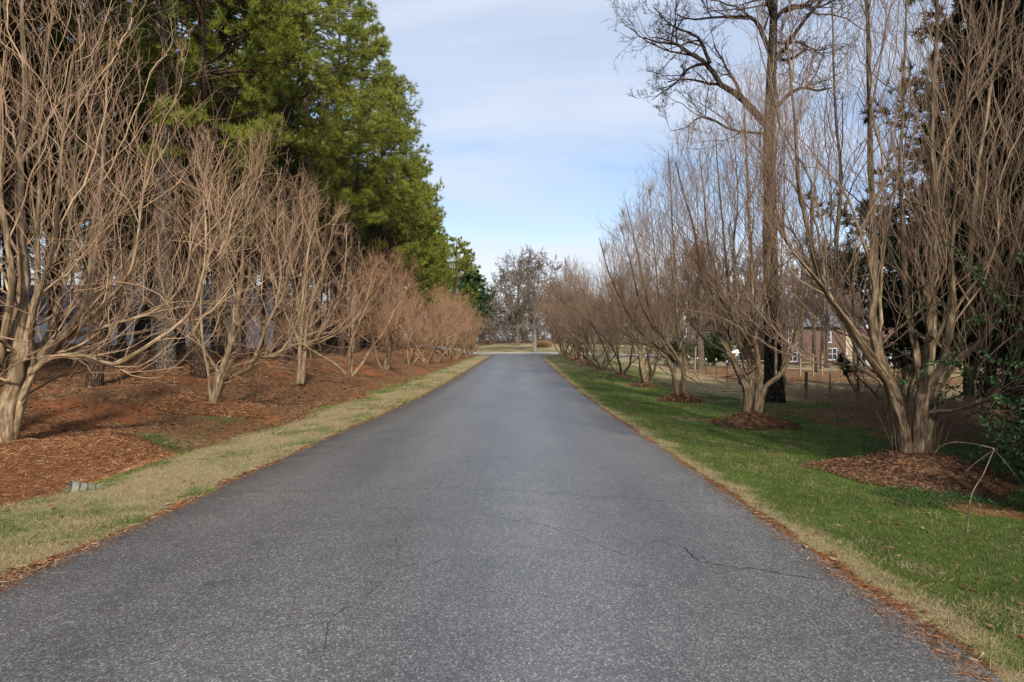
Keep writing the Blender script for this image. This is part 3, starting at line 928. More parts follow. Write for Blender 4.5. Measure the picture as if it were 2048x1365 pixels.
def gable_wall(x0, x1, y0, y1, z0, z1, rise, mat, parent, name='wall'):
    ym = (y0 + y1) / 2
    pts = [(x0, y0, z0), (x1, y0, z0), (x1, y1, z0), (x0, y1, z0), (x0, y0, z1), (x1, y0, z1), (x1, y1, z1), (x0, y1, z1), (x0, ym, z1 + rise), (x1, ym, z1 + rise)]
    fc = [(0, 1, 5, 4), (2, 3, 7, 6), (1, 2, 6, 9, 5), (3, 0, 4, 8, 7), (0, 3, 2, 1), (4, 5, 9, 8), (6, 7, 8, 9)]
    return MB().poly(pts, fc).build(name, mat, parent)

# white house behind the left-hand wood
zb = 2.2
hw = empty('white_house', (-28.5, 50, zb))
tag(hw, 'long white sided house with grey roof, glimpsed between the pine trunks', 'house')
gable_wall(-11, 9, 0, 8, -.6, 2.35, 2.2, M['siding'], hw)
gable_roof('roof', -11, 9, 0, 8, 2.36, 2.2, M['shingle'], hw)
for x in (-8, -4.2, 5.8): window(hw, x, .75, 1.1, 1.2, 0)
MB().box(.2, 1.2, -.05, -.004, -.1, 2.0).build('door', M['dark'], hw)
for x in (-2.4, 2.2): window(hw, x, .6, 1.0, 1.35, 0)

# brick house right of the road, beyond the fences
bh = empty('brick_house', (32.5, 75, 0.0))
tag(bh, 'two-storey red brick house with white windows beyond the wooden post fence', 'house')
gable_wall(-5.5, 3.2, 0, 9, -1.2, 4.6, 2.4, M['brick'], bh)
gable_roof('roof', -5.5, 3.2, 0, 9, 4.61, 2.4, M['shingle'], bh)
window(bh, 1.75, .85, .9, 1.15, 0, 2, 2)
window(bh, 1.3, 2.75, .5, 1.5, 0, 1, 3)
window(bh, -2.6, 2.75, .9, 1.4, 0, 2, 3)
window(bh, -2.6, .65, .9, 1.4, 0, 2, 3)
MB().box(3.2, 4.4, -.1, 9, -1.2, 4.1).build('chimney_breast', M['cream'], bh)
# porch wing
MB().box(4.4, 11.5, 1.5, 7, -1.2, 2.4).build('wing', M['siding'], bh)
po = MB()
for x in (4.6, 6.2, 7.9, 9.6, 11.2): po.box(x - .13, x + .13, -.6, -.34, -1.1, 2.15)
po.box(4.4, 11.5, -.65, -.3, 2.151, 2.4)
po.build('porch_columns', M['trim'], bh)
gable_roof('wing_roof', 4.45, 11.5, -.6, 7, 2.42, 1.7, M['rust_roof'], bh, ov=.3)
window(bh, 7.0, .3, 1.0, 1.3, 1.5); window(bh, 9.6, .3, 1.0, 1.3, 1.5)
MB().box(5.2, 6.1, 1.42, 1.497, -.9, 1.3).build('door', M['dark'], bh)

# ------------------------------------------------------------------ car on the cross road
def make_car():
    x, y = 30.2, 91.5
    c = empty('parked_car', (x, y, gz(x, y) + .07))
    tag(c, 'silver car standing on the cross road beyond the fences', 'car')
    prof = [(-2.2, .35), (-2.25, .62), (-2.12, .86), (-1.35, .95), (-.75, 1.38), (.55, 1.42), (1.25, 1.0), (2.05, .86), (2.25, .6), (2.2, .35)]
    n = len(prof)
    V, Q = [], []
    for yy, sc in ((-.86, .93), (-.80, 1.0), (.80, 1.0), (.86, .93)):
        for (a, z) in prof:
            V.append((a * (.99 if sc < 1 else 1), yy * (1 if z < 1.0 else .82), z if sc == 1 else z * .985))
    for r in range(3):
        for i in range(n - 1):
            Q.append((r * n + i, r * n + i + 1, (r + 1) * n + i + 1, (r + 1) * n + i))
    Q.append(tuple(range(n))); Q.append(tuple(3 * n + i for i in reversed(range(n))))
    Q.append((0, n, 2 * n, 3 * n)); 
    M['car_paint'] = plain('silver_paint', (.36, .38, .41), .3, .04, 2, .4)
    bo = MB().poly(V, Q).build('body', M['car_paint'], c)
    wpts = [(-1.22, .98), (-.70, 1.30), (.48, 1.33), (1.05, 1.0)]
    for s in (-1, 1):
        MB().poly([(a, s * (.88 if z < 1.1 else .73), z) for a, z in wpts] + [(a, s * (.84 if z < 1.1 else .69), z) for a, z in wpts],
                  [(0, 1, 2, 3), (7, 6, 5, 4), (0, 4, 5, 1), (1, 5, 6, 2), (2, 6, 7, 3), (3, 7, 4, 0)]).build('side_window', M['glass'], c)
    MB().poly([(1.27, -.66, 1.02), (.66, -.58, 1.39), (.66, .58, 1.39), (1.27, .66, 1.02)], [(0, 3, 2, 1)]).build('windscreen', M['glass'], c)
    M['tyre'] = plain('tyre_rubber', (.02, .02, .02), .9, .1)
    for wx in (-1.4, 1.42):
        for wy in (-.80, .80):
            th = np.linspace(0, 2 * math.pi, 20, endpoint=False)
            V = [(wx + .33 * math.cos(t), wy - .11, .33 + .33 * math.sin(t)) for t in th] + [(wx + .33 * math.cos(t), wy + .11, .33 + .33 * math.sin(t)) for t in th]
            w = MB().poly(V, [tuple(range(20))[::-1], tuple(range(20, 40))] + [(i, (i + 1) % 20, 20 + (i + 1) % 20, 20 + i) for i in range(20)]).build('wheel', M['tyre'], c)
            s = -1 if wy < 0 else 1
            V = [(wx + .2 * math.cos(t), wy + s * .118, .33 + .2 * math.sin(t)) for t in th] + [(wx + .17 * math.cos(t), wy + s * .100, .33 + .17 * math.sin(t)) for t in th]
            MB().poly(V, [tuple(range(20)), tuple(range(39, 19, -1))] + [(i, (i + 1) % 20, 20 + (i + 1) % 20, 20 + i) for i in range(20)]).build('rim', M['trim'], w)
    c.rotation_euler = (0, 0, math.radians(178))
make_car()

# ------------------------------------------------------------------ fences
M['steel_post'] = plain('green_steel_post', (.035, .045, .035), .7, .2, 20)
M['white_tip'] = plain('white_post_tip', (.72, .72, .70), .6, .1, 20)
M['new_wood'] = plain('new_timber', (.27, .19, .11), .85, .2, 8)
M['old_wood'] = plain('weathered_timber', (.10, .085, .068), .95, .35, 10, 0, .02)
M['wire'] = plain('galvanised_wire', (.16, .165, .16), .5, .1, 5, .6)
fe = empty('wire_fence', (12, 34, 0))
tag(fe, 'low wire stock fence on dark steel posts with white tips beside the lawn', 'fence')
rng = np.random.default_rng(11)
py_ = list(np.arange(15.5, 53, 2.2))
post_mesh, tip_mesh = None, None
for i, y in enumerate(py_):
    z = gz(12, y)
    if i in (3, 6, 10):
        T = Tubes()
        T.add(np.array([[(0, 0, -.3), (.01, .01, .4), (.04, .02, 1.12)]]), np.array([[.075, .07, .062]]), 9, .08)
        T.add(np.array([[(.04, .02, 1.12), (.0405, .02, 1.125)]]), np.array([[.062, .001]]), 9)
        o = link('post', T.mesh('post', M['old_wood']), fe); o['label'] = 'weathered grey wooden post'
    else:
        if post_mesh is None:
            pm = MB().box(-.022, .022, -.004, .004, -.3, 1.15).box(-.004, .004, .0045, .03, -.3, 1.15)
            o = pm.build('post', M['steel_post'], fe); post_mesh = o.data
            t = MB().box(-.026, .026, -.009, .034, 1.16, 1.28).build('tip', M['white_tip'], o); tip_mesh = t.data
        else:
            o = link('post', post_mesh, fe); link('tip', tip_mesh, o)
    o.location = (rng.normal(0, .03), y - 34, z)
    o.rotation_euler = (rng.normal(0, .02), rng.normal(0, .02), 0)
T = Tubes()
yy = np.arange(15.5, 52.0, .55)
for h in (.08, .25, .42, .6, .8, 1.0):
    T.add(np.array([np.column_stack([np.full(len(yy), .05) + rng.normal(0, .01, len(yy)), yy - 34, ground_z(np.full(len(yy), 12.), yy) + h + rng.normal(0, .008, len(yy))])]), np.full((1, len(yy)), .0028), 3)
yv = np.arange(15.6, 51.5, .18)
zv = ground_z(np.full(len(yv), 12.), yv)
T.add(np.stack([np.column_stack([np.full(len(yv), .05), yv - 34, zv + .06]), np.column_stack([np.full(len(yv), .05), yv - 34, zv + 1.0])], 1), np.full((len(yv), 2), .0018), 3)
link('wire', T.mesh('wire', M['wire']), fe)

f2 = empty('post_and_rail_fence', (19, 50, 0))
tag(f2, 'unfinished new timber fence posts with a few rails, in front of the brick house', 'fence')
pp = [(11.9, 50.5, 1.45), (12.9, 50.5, 1.9), (15.8, 50.3, 1.5), (18.3, 50, 1.5), (20.5, 50, 1.6), (21.7, 50.6, 1.6), (22.1, 50, 1.6), (23.5, 50, 1.6), (25.3, 50.2, 1.5), (27.4, 50, 1.5), (29.8, 50, 1.5)]
for x, y, h in pp:
    o = MB().box(-.05, .05, -.05, .05, -.4, h).build('post', M['new_wood'], f2)
    o.location = (x - 19, y - 50, gz(x, y)); o.rotation_euler = (rng.normal(0, .02), rng.normal(0, .02), 0)
def bar(a, b_, w, h, name, mat, parent):
    T = Tubes(); T.add(np.array([[a, b_]]), np.array([[w, w]]), 4); return link(name, T.mesh(name, mat), parent)
bar((15.85 - 19, -.02, gz(15.8, 50) + 1.0), (18.3 - 19, -.1, gz(18.3, 50) + 1.0), .05, .05, 'rail', M['new_wood'], f2)
bar((20.5 - 19, -.1, gz(20.5, 50) + .95), (21.7 - 19, .5, gz(21.7, 50) + 1.0), .04, .04, 'rail', M['new_wood'], f2)

# boards and sawn log on the grass past the fence
def lay_bars(name, label, cat, items, mat, group=None):
    x0, y0 = items[0][0][:2]
    base = (x0, y0, gz(x0, y0))
    T = Tubes()
    for a, b_, r in items:
        A = np.array([a, b_]) - np.array([x0, y0, 0]); A[:, 2] -= 0
        T.add(A[None], np.array([[r, r * .9]]), 4)
    o = link(name, T.mesh(name, mat)); o.location = base
    return tag(o, label, cat, group)
M['orange_wood'] = plain('fresh_split_wood', (.40, .21, .11), .85, .25, 9)
lay_bars('board', 'fresh orange board lying on the grass right of the dark oak', 'board', [((15.0, 38.6, .04), (15.9, 39.4, .30), .06)], M['orange_wood'])
rng = np.random.default_rng(4)
its = [((12.9 + rng.uniform(0, .4), 44.2 + rng.uniform(-.4, .4), .05 + rng.uniform(0, .1)), (14.3 + rng.uniform(-.3, .5), 44.6 + rng.uniform(-.6, .6), .1 + rng.uniform(0, .3)), rng.uniform(.02, .05)) for _ in range(9)]
lay_bars('split_branch', 'orange heap of freshly split branches on bare soil behind the wire fence', 'branch pile', its, M['orange_wood'])
T = Tubes(); T.add(np.array([[(-.18, 0, .24), (.18, .03, .24)]]), np.array([[.25, .25]]), 16, .04)
T.add(np.array([[(-.18, 0, .24), (-.181, 0, .24)]]), np.array([[.25, .001]]), 16); T.add(np.array([[(.18, .03, .24), (.181, .03, .24)]]), np.array([[.25, .001]]), 16)
o = link('log_round', T.mesh('log_round', M['lichen_bark'])); o.location = (14.7, 38.4, gz(14.7, 38.4)); o.rotation_euler = (0, 0, .9)
tag(o, 'short sawn log round lying beside the foot of the dark oak', 'log')

# white marker between the far crape myrtles on the right
wm = empty('marker_post', (6.3, 84.0, gz(6.3, 84)))
tag(wm, 'small white painted post seen low between far right-hand trunks', 'marker post')
MB().box(-.12, .12, -.1, .1, -.2, .72).build('post', M['trim'], wm, .01)
MB().box(-.15, .15, -.13, .13, .721, .80).build('cap', M['trim'], wm, .01)

# power lines over the crossing
for k, (zz, dy, lab) in enumerate(((8.3, 0, 'highest of the thin power lines strung across the far end of the road'),
                                   (5.42, 0, 'middle one of the three thin power lines over the crossing'),
                                   (5.18, .2, 'lowest of the thin power lines over the crossing'))):
    X = np.linspace(-55, 70, 40)
    T = Tubes(); T.add(np.array([np.column_stack([X, np.full(40, 0.0), .0009 * X ** 2 * (1 if k else .6)])]), np.full((1, 40), .022), 4)
    o = link('power_line', T.mesh('power_line', M['wire'])); o.location = (0, 99 + dy, zz)
    tag(o, lab, 'power line', 'power lines over the crossing')

# culvert pipe under the left verge
m, nt, b = new_mat('grey_corrugated_pipe', .85, .2)
tc = node(nt, 'ShaderNodeTexCoord').outputs['Object']
c = ramp(nt, noise(nt, tc, 14, 5, .65), [(.3, (.17, .16, .125)), (.7, (.30, .29, .24))])
nt.links.new(mixc(nt, attr(nt, 'groove').outputs['Fac'], c, (.07, .062, .05)), b.inputs['Base Color'])
M['pipe'] = m
def make_pipe():
    n, S = 120, 40
    y = np.linspace(0, .62, n)
    pitch = .085
    ph = (y / pitch) % 1
    groove = np.where(ph < .17, -.011, .0) - .004 * (ph > .63) * (ph < .70)
    R = .21 + groove
    R[0] -= .008
    th = np.arange(S) * 2 * math.pi / S
    V = np.stack([R[:, None] * np.cos(th), np.repeat(y[:, None], S, 1), R[:, None] * np.sin(th)], -1)
    Vi = np.stack([(R[:, None] * 0 + .178) * np.cos(th), np.repeat(y[:, None], S, 1), (R[:, None] * 0 + .178) * np.sin(th)], -1)
    A = np.arange(n * S).reshape(n, S)
    Q = np.stack([A[:-1], np.roll(A, -1, 1)[:-1], np.roll(A, -1, 1)[1:], A[1:]], -1).reshape(-1, 4)
    A2 = A + n * S
    Q2 = np.stack([A2[:-1], A2[1:], np.roll(A2, -1, 1)[1:], np.roll(A2, -1, 1)[:-1]], -1).reshape(-1, 4)
    Q3 = np.stack([A[0], A2[0], np.roll(A2, -1, 1)[0], np.roll(A, -1, 1)[0]], -1)
    me = make_mesh('culvert_pipe', np.concatenate([V.reshape(-1, 3), Vi.reshape(-1, 3)]), quads=np.concatenate([Q, Q2, Q3]),
                   mat=M['pipe'], smooth=True, attrs={'groove': ('FLOAT', np.concatenate([np.repeat((ph < .17) * 1.0, S), np.zeros(n * S)]))})
    o = link('culvert_pipe', me)
    o.rotation_euler = (math.radians(-17), 0, math.radians(-52))
    return tag(o, 'grey corrugated pipe end half buried in straw at the verge', 'drain pipe')
pipe = make_pipe()
pipe.location = (-5.50, 8.25, -.160)

# ------------------------------------------------------------------ crape myrtles
MULCH = []
def place_tree(name, meshes, names, loc, label, cat, group=None, rz=0.0, s=1.0):
    t = empty(name, loc, rz, s)
    tag(t, label, cat, group)
    for n_, me in zip(names, meshes):
        if me is not None: link(n_, me, t)
    return t

GL = 'crape myrtles in the row left of the road'
GR = 'crape myrtles in the row right of the road'
L1 = [([(5, 900, 0), (20, 800, 0), (35, 740, 0), (42, 660, 0), (52, 560, 0), (45, 450, 0), (42, 330, 0), (52, 200, 0), (45, 50, 0), (48, -60, 0)], .125, .02),
      ([(15, 900, .1), (40, 810, .1), (65, 740, .2), (110, 690, .2), (160, 640, .2), (185, 570, .2), (192, 480, .3), (215, 350, .3), (225, 200, .3), (235, 60, .3)], .10, .012),
      ([(40, 800, -.1), (80, 727, -.2), (130, 706, -.3), (180, 712, -.4), (230, 722, -.5), (290, 697, -.6), (350, 655, -.7), (390, 620, -.8), (412, 570, -.9), (425, 480, -1), (418, 400, -1)], .048, .010),
      ([(30, 745, .2), (90, 700, .3), (160, 668, .4), (230, 648, .5), (300, 628, .6), (350, 598, .7), (385, 550, .7), (395, 450, .7)], .040, .008),
      ([(45, 720, 0), (62, 640, 0), (75, 560, 0), (72, 480, 0), (82, 380, 0), (80, 250, 0), (95, 100, 0), (108, -40, 0)], .06, .012),
      ([(0, 895, -.1), (-30, 800, -.1), (-50, 700, -.2), (-60, 560, -.2), (-55, 400, -.2), (-60, 200, -.2)], .10, .015),
      ([(0, 720, -.2), (20, 600, -.4), (14, 500, -.5), (0, 400, -.6), (-5, 250, -.6), (5, 100, -.6)], .055, .012),
      ([(60, 745, .4), (100, 660, .8), (130, 560, 1), (140, 440, 1.2), (150, 300, 1.2), (165, 150, 1.3), (160, 20, 1.3)], .05, .012),
      ([(120, 690, .3), (200, 620, .2), (250, 560, .1), (272, 470, 0), (290, 350, 0), (310, 250, 0)], .038, .010),
      ([(70, 735, 0), (62, 650, -.5), (85, 560, -.8), (110, 470, -1), (118, 350, -1.1), (130, 220, -1.1), (150, 90, -1.2)], .045, .012)]
L2 = [([(425, 818, 0), (435, 760, 0), (455, 700, 0), (465, 640, 0), (478, 560, 0), (485, 480, 0), (495, 400, 0), (505, 320, 0)], .085, .012),
      ([(430, 815, 0), (448, 768, 0), (500, 735, 0), (520, 700, 0), (545, 640, 0), (575, 580, 0), (585, 500, 0), (590, 400, 0)], .075, .010),
      ([(520, 715, 0), (550, 713, -.1), (578, 690, -.1), (600, 640, -.1), (612, 580, -.1), (620, 500, -.1), (640, 430, -.1)], .040, .009),
      ([(422, 815, .1), (415, 740, .2), (405, 680, .3), (403, 600, .3), (420, 500, .3), (415, 400, .3), (400, 330, .4)], .04, .009),
      ([(428, 808, -.1), (450, 745, -.3), (480, 690, -.5), (470, 600, -.6), (450, 520, -.7), (440, 400, -.7), (445, 330, -.7)], .045, .009),
      ([(478, 570, .1), (455, 520, .3), (430, 440, .5), (395, 360, .6)], .03, .009),
      ([(440, 750, .2), (400, 690, .5), (350, 650, .8), (320, 560, 1), (310, 450, 1)], .03, .008),
      ([(545, 640, .1), (560, 560, .5), (555, 470, .8), (560, 380, .9)], .035, .009)]
L3 = [([(596, 768, 0), (600, 700, 0), (604, 640, 0), (612, 570, 0), (615, 480, 0), (620, 400, 0)], .075, .012),
      ([(604, 768, .1), (609, 700, .1), (614, 650, .1), (640, 560, .1), (660, 480, .1), (682, 400, .1)], .075, .012),
      ([(609, 692, 0), (650, 680, 0), (700, 648, -.1), (730, 600, -.1), (745, 540, -.2)], .035, .008),
      ([(607, 700, 0), (640, 665, -.4), (675, 600, -.8), (690, 520, -1), (690, 450, -1)], .03, .008),
      ([(600, 690, .2), (570, 620, .5), (545, 540, .8), (530, 450, 1)], .04, .01),
      ([(606, 650, 0), (590, 560, -.4), (570, 480, -.5), (565, 400, -.5)], .035, .01)]
R1 = [([(1812, 920, 0), (1800, 840, 0), (1778, 770, -.1), (1756, 700, -.2), (1745, 620, -.2), (1752, 520, -.2), (1748, 400, -.3), (1742, 250, -.3), (1735, 60, -.3), (1730, -60, -.3)], .105, .018),
      ([(1835, 920, 0), (1838, 840, 0), (1850, 760, 0), (1856, 690, 0), (1858, 610, .1), (1862, 520, .1), (1866, 400, .1), (1860, 260, .1), (1868, 100, .1), (1872, -60, .1)], .11, .018),
      ([(1846, 905, .1), (1866, 800, .15), (1895, 740, .2), (1922, 690, .3), (1940, 640, .3), (1938, 560, .3), (1948, 440, .3), (1960, 300, .4), (1985, 150, .4), (2005, 0, .4)], .085, .015),
      ([(1890, 752, .2), (1925, 715, .1), (1965, 680, 0), (1990, 640, -.1), (2010, 540, -.2), (2035, 420, -.2), (2060, 280, -.2)], .055, .013),
      ([(1858, 825, 0), (1900, 822, -.2), (1945, 815, -.4), (1990, 792, -.6), (2050, 770, -.8)], .028, .010),
      ([(1795, 810, 0), (1765, 745, -.3), (1725, 690, -.5), (1690, 640, -.7), (1655, 590, -.8), (1625, 500, -.8), (1600, 380, -.9), (1590, 240, -1), (1570, 90, -1)], .075, .012),
      ([(1790, 790, .1), (1750, 755, .3), (1700, 732, .5), (1640, 728, .6), (1590, 712, .8), (1540, 690, .9)], .024, .006),
      ([(1780, 755, .3), (1745, 690, .6), (1700, 655, .8), (1668, 600, 1), (1665, 500, 1.1), (1672, 350, 1.2), (1660, 200, 1.2), (1655, 20, 1.2)], .065, .012),
      ([(1845, 780, .3), (1830, 690, .6), (1815, 600, .8), (1812, 480, .9), (1805, 330, 1), (1815, 150, 1), (1822, -30, 1)], .065, .012),
      ([(1862, 770, -.2), (1890, 700, -.4), (1905, 620, -.5), (1898, 520, -.6), (1905, 380, -.6), (1925, 200, -.7), (1935, 0, -.7)], .055, .012),
      ([(1775, 765, -.3), (1730, 700, -.8), (1680, 620, -1.1), (1640, 560, -1.4), (1600, 510, -1.6), (1560, 450, -1.7), (1520, 370, -1.8)], .038, .008)]
R2 = [([(1493, 830, 0), (1491, 780, 0), (1470, 735, 0), (1450, 700, 0), (1430, 660, 0), (1415, 600, 0), (1400, 540, 0), (1388, 470, 0), (1368, 400, 0), (1350, 330, 0)], .105, .012),
      ([(1498, 830, .1), (1497, 770, .1), (1496, 720, .2), (1478, 690, .1), (1462, 620, .2), (1450, 520, .2), (1440, 400, .3), (1430, 280, .3)], .09, .012),
      ([(1515, 830, 0), (1517, 770, 0), (1510, 710, 0), (1505, 660, 0), (1502, 600, 0), (1498, 500, 0), (1495, 400, 0), (1490, 280, 0), (1485, 190, 0)], .11, .012),
      ([(1518, 825, 0), (1530, 775, .1), (1560, 750, .1), (1580, 710, .2), (1595, 660, .2), (1612, 590, .2), (1625, 500, .2), (1628, 380, .3), (1640, 280, .3)], .075, .012),
      ([(1507, 705, 0), (1490, 650, .3), (1475, 590, .5), (1470, 500, .6), (1475, 380, .6), (1465, 260, .6)], .05, .01),
      ([(1506, 690, -.1), (1520, 640, -.3), (1535, 560, -.5), (1540, 450, -.6), (1550, 320, -.6), (1560, 220, -.6)], .05, .01),
      ([(1500, 690, -.2), (1470, 640, -.6), (1440, 590, -.9), (1420, 500, -1), (1410, 400, -1.1), (1400, 300, -1.1)], .045, .01),
      ([(1552, 752, .2), (1550, 680, .6), (1560, 600, .9), (1565, 480, 1), (1570, 330, 1)], .045, .01),
      ([(1450, 705, 0), (1410, 680, -.4), (1380, 640, -.8), (1350, 580, -1), (1330, 500, -1)], .03, .008)]
R3 = [([(1355, 793, 0), (1340, 730, 0), (1310, 690, 0), (1275, 660, 0), (1240, 600, 0), (1215, 540, 0), (1198, 480, 0)], .085, .010),
      ([(1361, 793, .1), (1366, 740, .1), (1345, 700, .1), (1310, 650, .1), (1290, 580, .1), (1270, 480, .1), (1250, 400, .1)], .09, .010),
      ([(1366, 793, 0), (1368, 720, 0), (1355, 660, 0), (1350, 580, 0), (1345, 480, 0), (1340, 380, 0), (1335, 300, 0)], .085, .012),
      ([(1345, 745, .2), (1330, 690, .5), (1320, 600, .8), (1310, 480, .9), (1300, 380, .9)], .06, .010),
      ([(1350, 720, 0), (1310, 660, -.6), (1280, 600, -1), (1260, 520, -1.2), (1240, 450, -1.3)], .04, .009),
      ([(1358, 700, 0), (1375, 640, -.3), (1385, 560, -.4), (1395, 460, -.4), (1392, 360, -.5)], .045, .010),
      ([(1345, 710, 0), (1290, 690, .3), (1230, 670, .4), (1180, 640, .4)], .025, .007)]

def near_tree(seed, x, y, Y, limbs, H, Rr, label, group, mat, suckers=0, lod=0, low=3, gain=1.0, upr=.13, tlow=.16):
    bx, _, bz = px(x, y, Y)
    base = (bx, Y, bz)
    me = crape(seed, H, Rr, limbs, base, lod, mat, low=low, suckers=suckers, gain=gain, upr=upr, tlow=tlow)
    place_tree('crape_myrtle', me, ('trunk', 'crown'), base, label, 'tree', group)
    return base

b1 = near_tree(101, 10, 892, 11.0, L1, 8.4, 3.4, 'big bare crape myrtle at the left picture edge with one long sweeping low limb', GL, 'crape_left', low=2)
b2 = near_tree(102, 428, 812, 18.0, L2, 7.3, 2.9, 'wide bare crape myrtle whose pale stems fork in a low V above the clay', GL, 'crape_left')
b3 = near_tree(103, 600, 766, 24.5, L3, 6.9, 2.4, 'bare crape myrtle on two thin parallel pale stems on the left bank', GL, 'crape_left')
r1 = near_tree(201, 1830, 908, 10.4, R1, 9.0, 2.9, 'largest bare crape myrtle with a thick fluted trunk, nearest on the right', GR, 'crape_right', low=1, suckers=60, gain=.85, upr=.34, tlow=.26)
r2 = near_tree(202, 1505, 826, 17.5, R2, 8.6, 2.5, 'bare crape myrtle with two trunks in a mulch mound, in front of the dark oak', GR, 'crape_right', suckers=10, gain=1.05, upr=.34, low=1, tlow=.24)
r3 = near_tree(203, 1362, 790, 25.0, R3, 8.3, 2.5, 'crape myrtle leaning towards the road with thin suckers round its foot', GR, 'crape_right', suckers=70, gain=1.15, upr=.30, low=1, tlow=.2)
MULCH += [(r1, 1.5, .30, 'R'), (r2, 1.0, .24, 'R'), (r3, .72, .15, 'R'), (b1, 2.6, .34, 'L'), (b2, 1.5, .20, 'L')]

VARL = [crape(300 + i, 6.6, 2.4, None, None, 1, 'crape_rust', trunks=[4, 5, 4, 5][i], low=1, gain=1.2) for i in range(4)]
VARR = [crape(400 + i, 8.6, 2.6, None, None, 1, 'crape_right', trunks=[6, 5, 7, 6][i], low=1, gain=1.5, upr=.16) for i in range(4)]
FARL = [crape(500 + i, 6.6, 2.3, None, None, 2, 'crape_rust', trunks=6, low=0, gain=1.6, upr=.1) for i in range(2)]
FARR = [crape(600 + i, 8.6, 2.5, None, None, 2, 'crape_right', trunks=7, low=0, gain=1.8, upr=.14) for i in range(2)]
ORD = {4: 'fourth', 5: 'fifth', 6: 'sixth', 7: 'seventh', 8: 'eighth', 9: 'ninth', 10: 'tenth', 11: 'eleventh', 12: 'twelfth', 13: 'thirteenth'}
rng = np.random.default_rng(77)
left_rest = [(699, 30.9), (770, 38.0), (821, 45.5), (853, 52.0), (874, 57.3), (896, 64.0), (910, 69.4), (920, 73.8), (933, 80.0), (941, 84.5)]
for k, (x, Y) in enumerate(left_rest):
    X = (x - VX) / FP * Y
    me = VARL[k % 4] if k < 5 else FARL[k % 2]
    place_tree('crape_myrtle', me, ('trunk', 'crown'), (X, Y, gz(X, Y) - .02),
               'slender bare crape myrtle, %s from the camera in the row left of the road' % ORD[k + 4], 'tree', GL,
               rng.uniform(0, 6.28), rng.uniform(.95, 1.08) + .012 * k)
right_rest = [(1290, 32.0), (1242, 39.0), (1206, 46.5), (1181, 53.5), (1168, 59.0), (1155, 65.0), (1143, 71.5), (1132, 78.0), (1123, 84.0)]
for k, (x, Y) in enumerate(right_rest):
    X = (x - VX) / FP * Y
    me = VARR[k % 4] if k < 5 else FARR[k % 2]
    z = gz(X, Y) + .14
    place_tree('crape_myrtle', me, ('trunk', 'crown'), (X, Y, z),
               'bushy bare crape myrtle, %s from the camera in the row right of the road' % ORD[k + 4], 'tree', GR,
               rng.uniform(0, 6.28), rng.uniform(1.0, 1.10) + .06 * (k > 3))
    MULCH.append(((X, Y, z), rng.uniform(.8, 1.0), .16, 'R'))

# ------------------------------------------------------------------ mulch mounds
def litter_pieces(rng, P, L, W, lift=.01, tilt=.5):
    """flat strips lying about: base point, direction nearly level"""
    n = len(P)
    a = rng.uniform(0, 2 * math.pi, n)
    d = unit(np.stack([np.cos(a), np.sin(a), rng.normal(0, .22 * tilt / .5, n)], 1))
    s = unit(np.stack([-np.sin(a), np.cos(a), rng.normal(0, .5 * tilt / .5, n)], 1)) * (W * .5)[:, None]
    c = P + np.array([0, 0, lift])
    h = d * (L * .5)[:, None]
    return np.stack([c - h - s * .6, c - h + s * .6, c + h + s, c + h - s], 1)

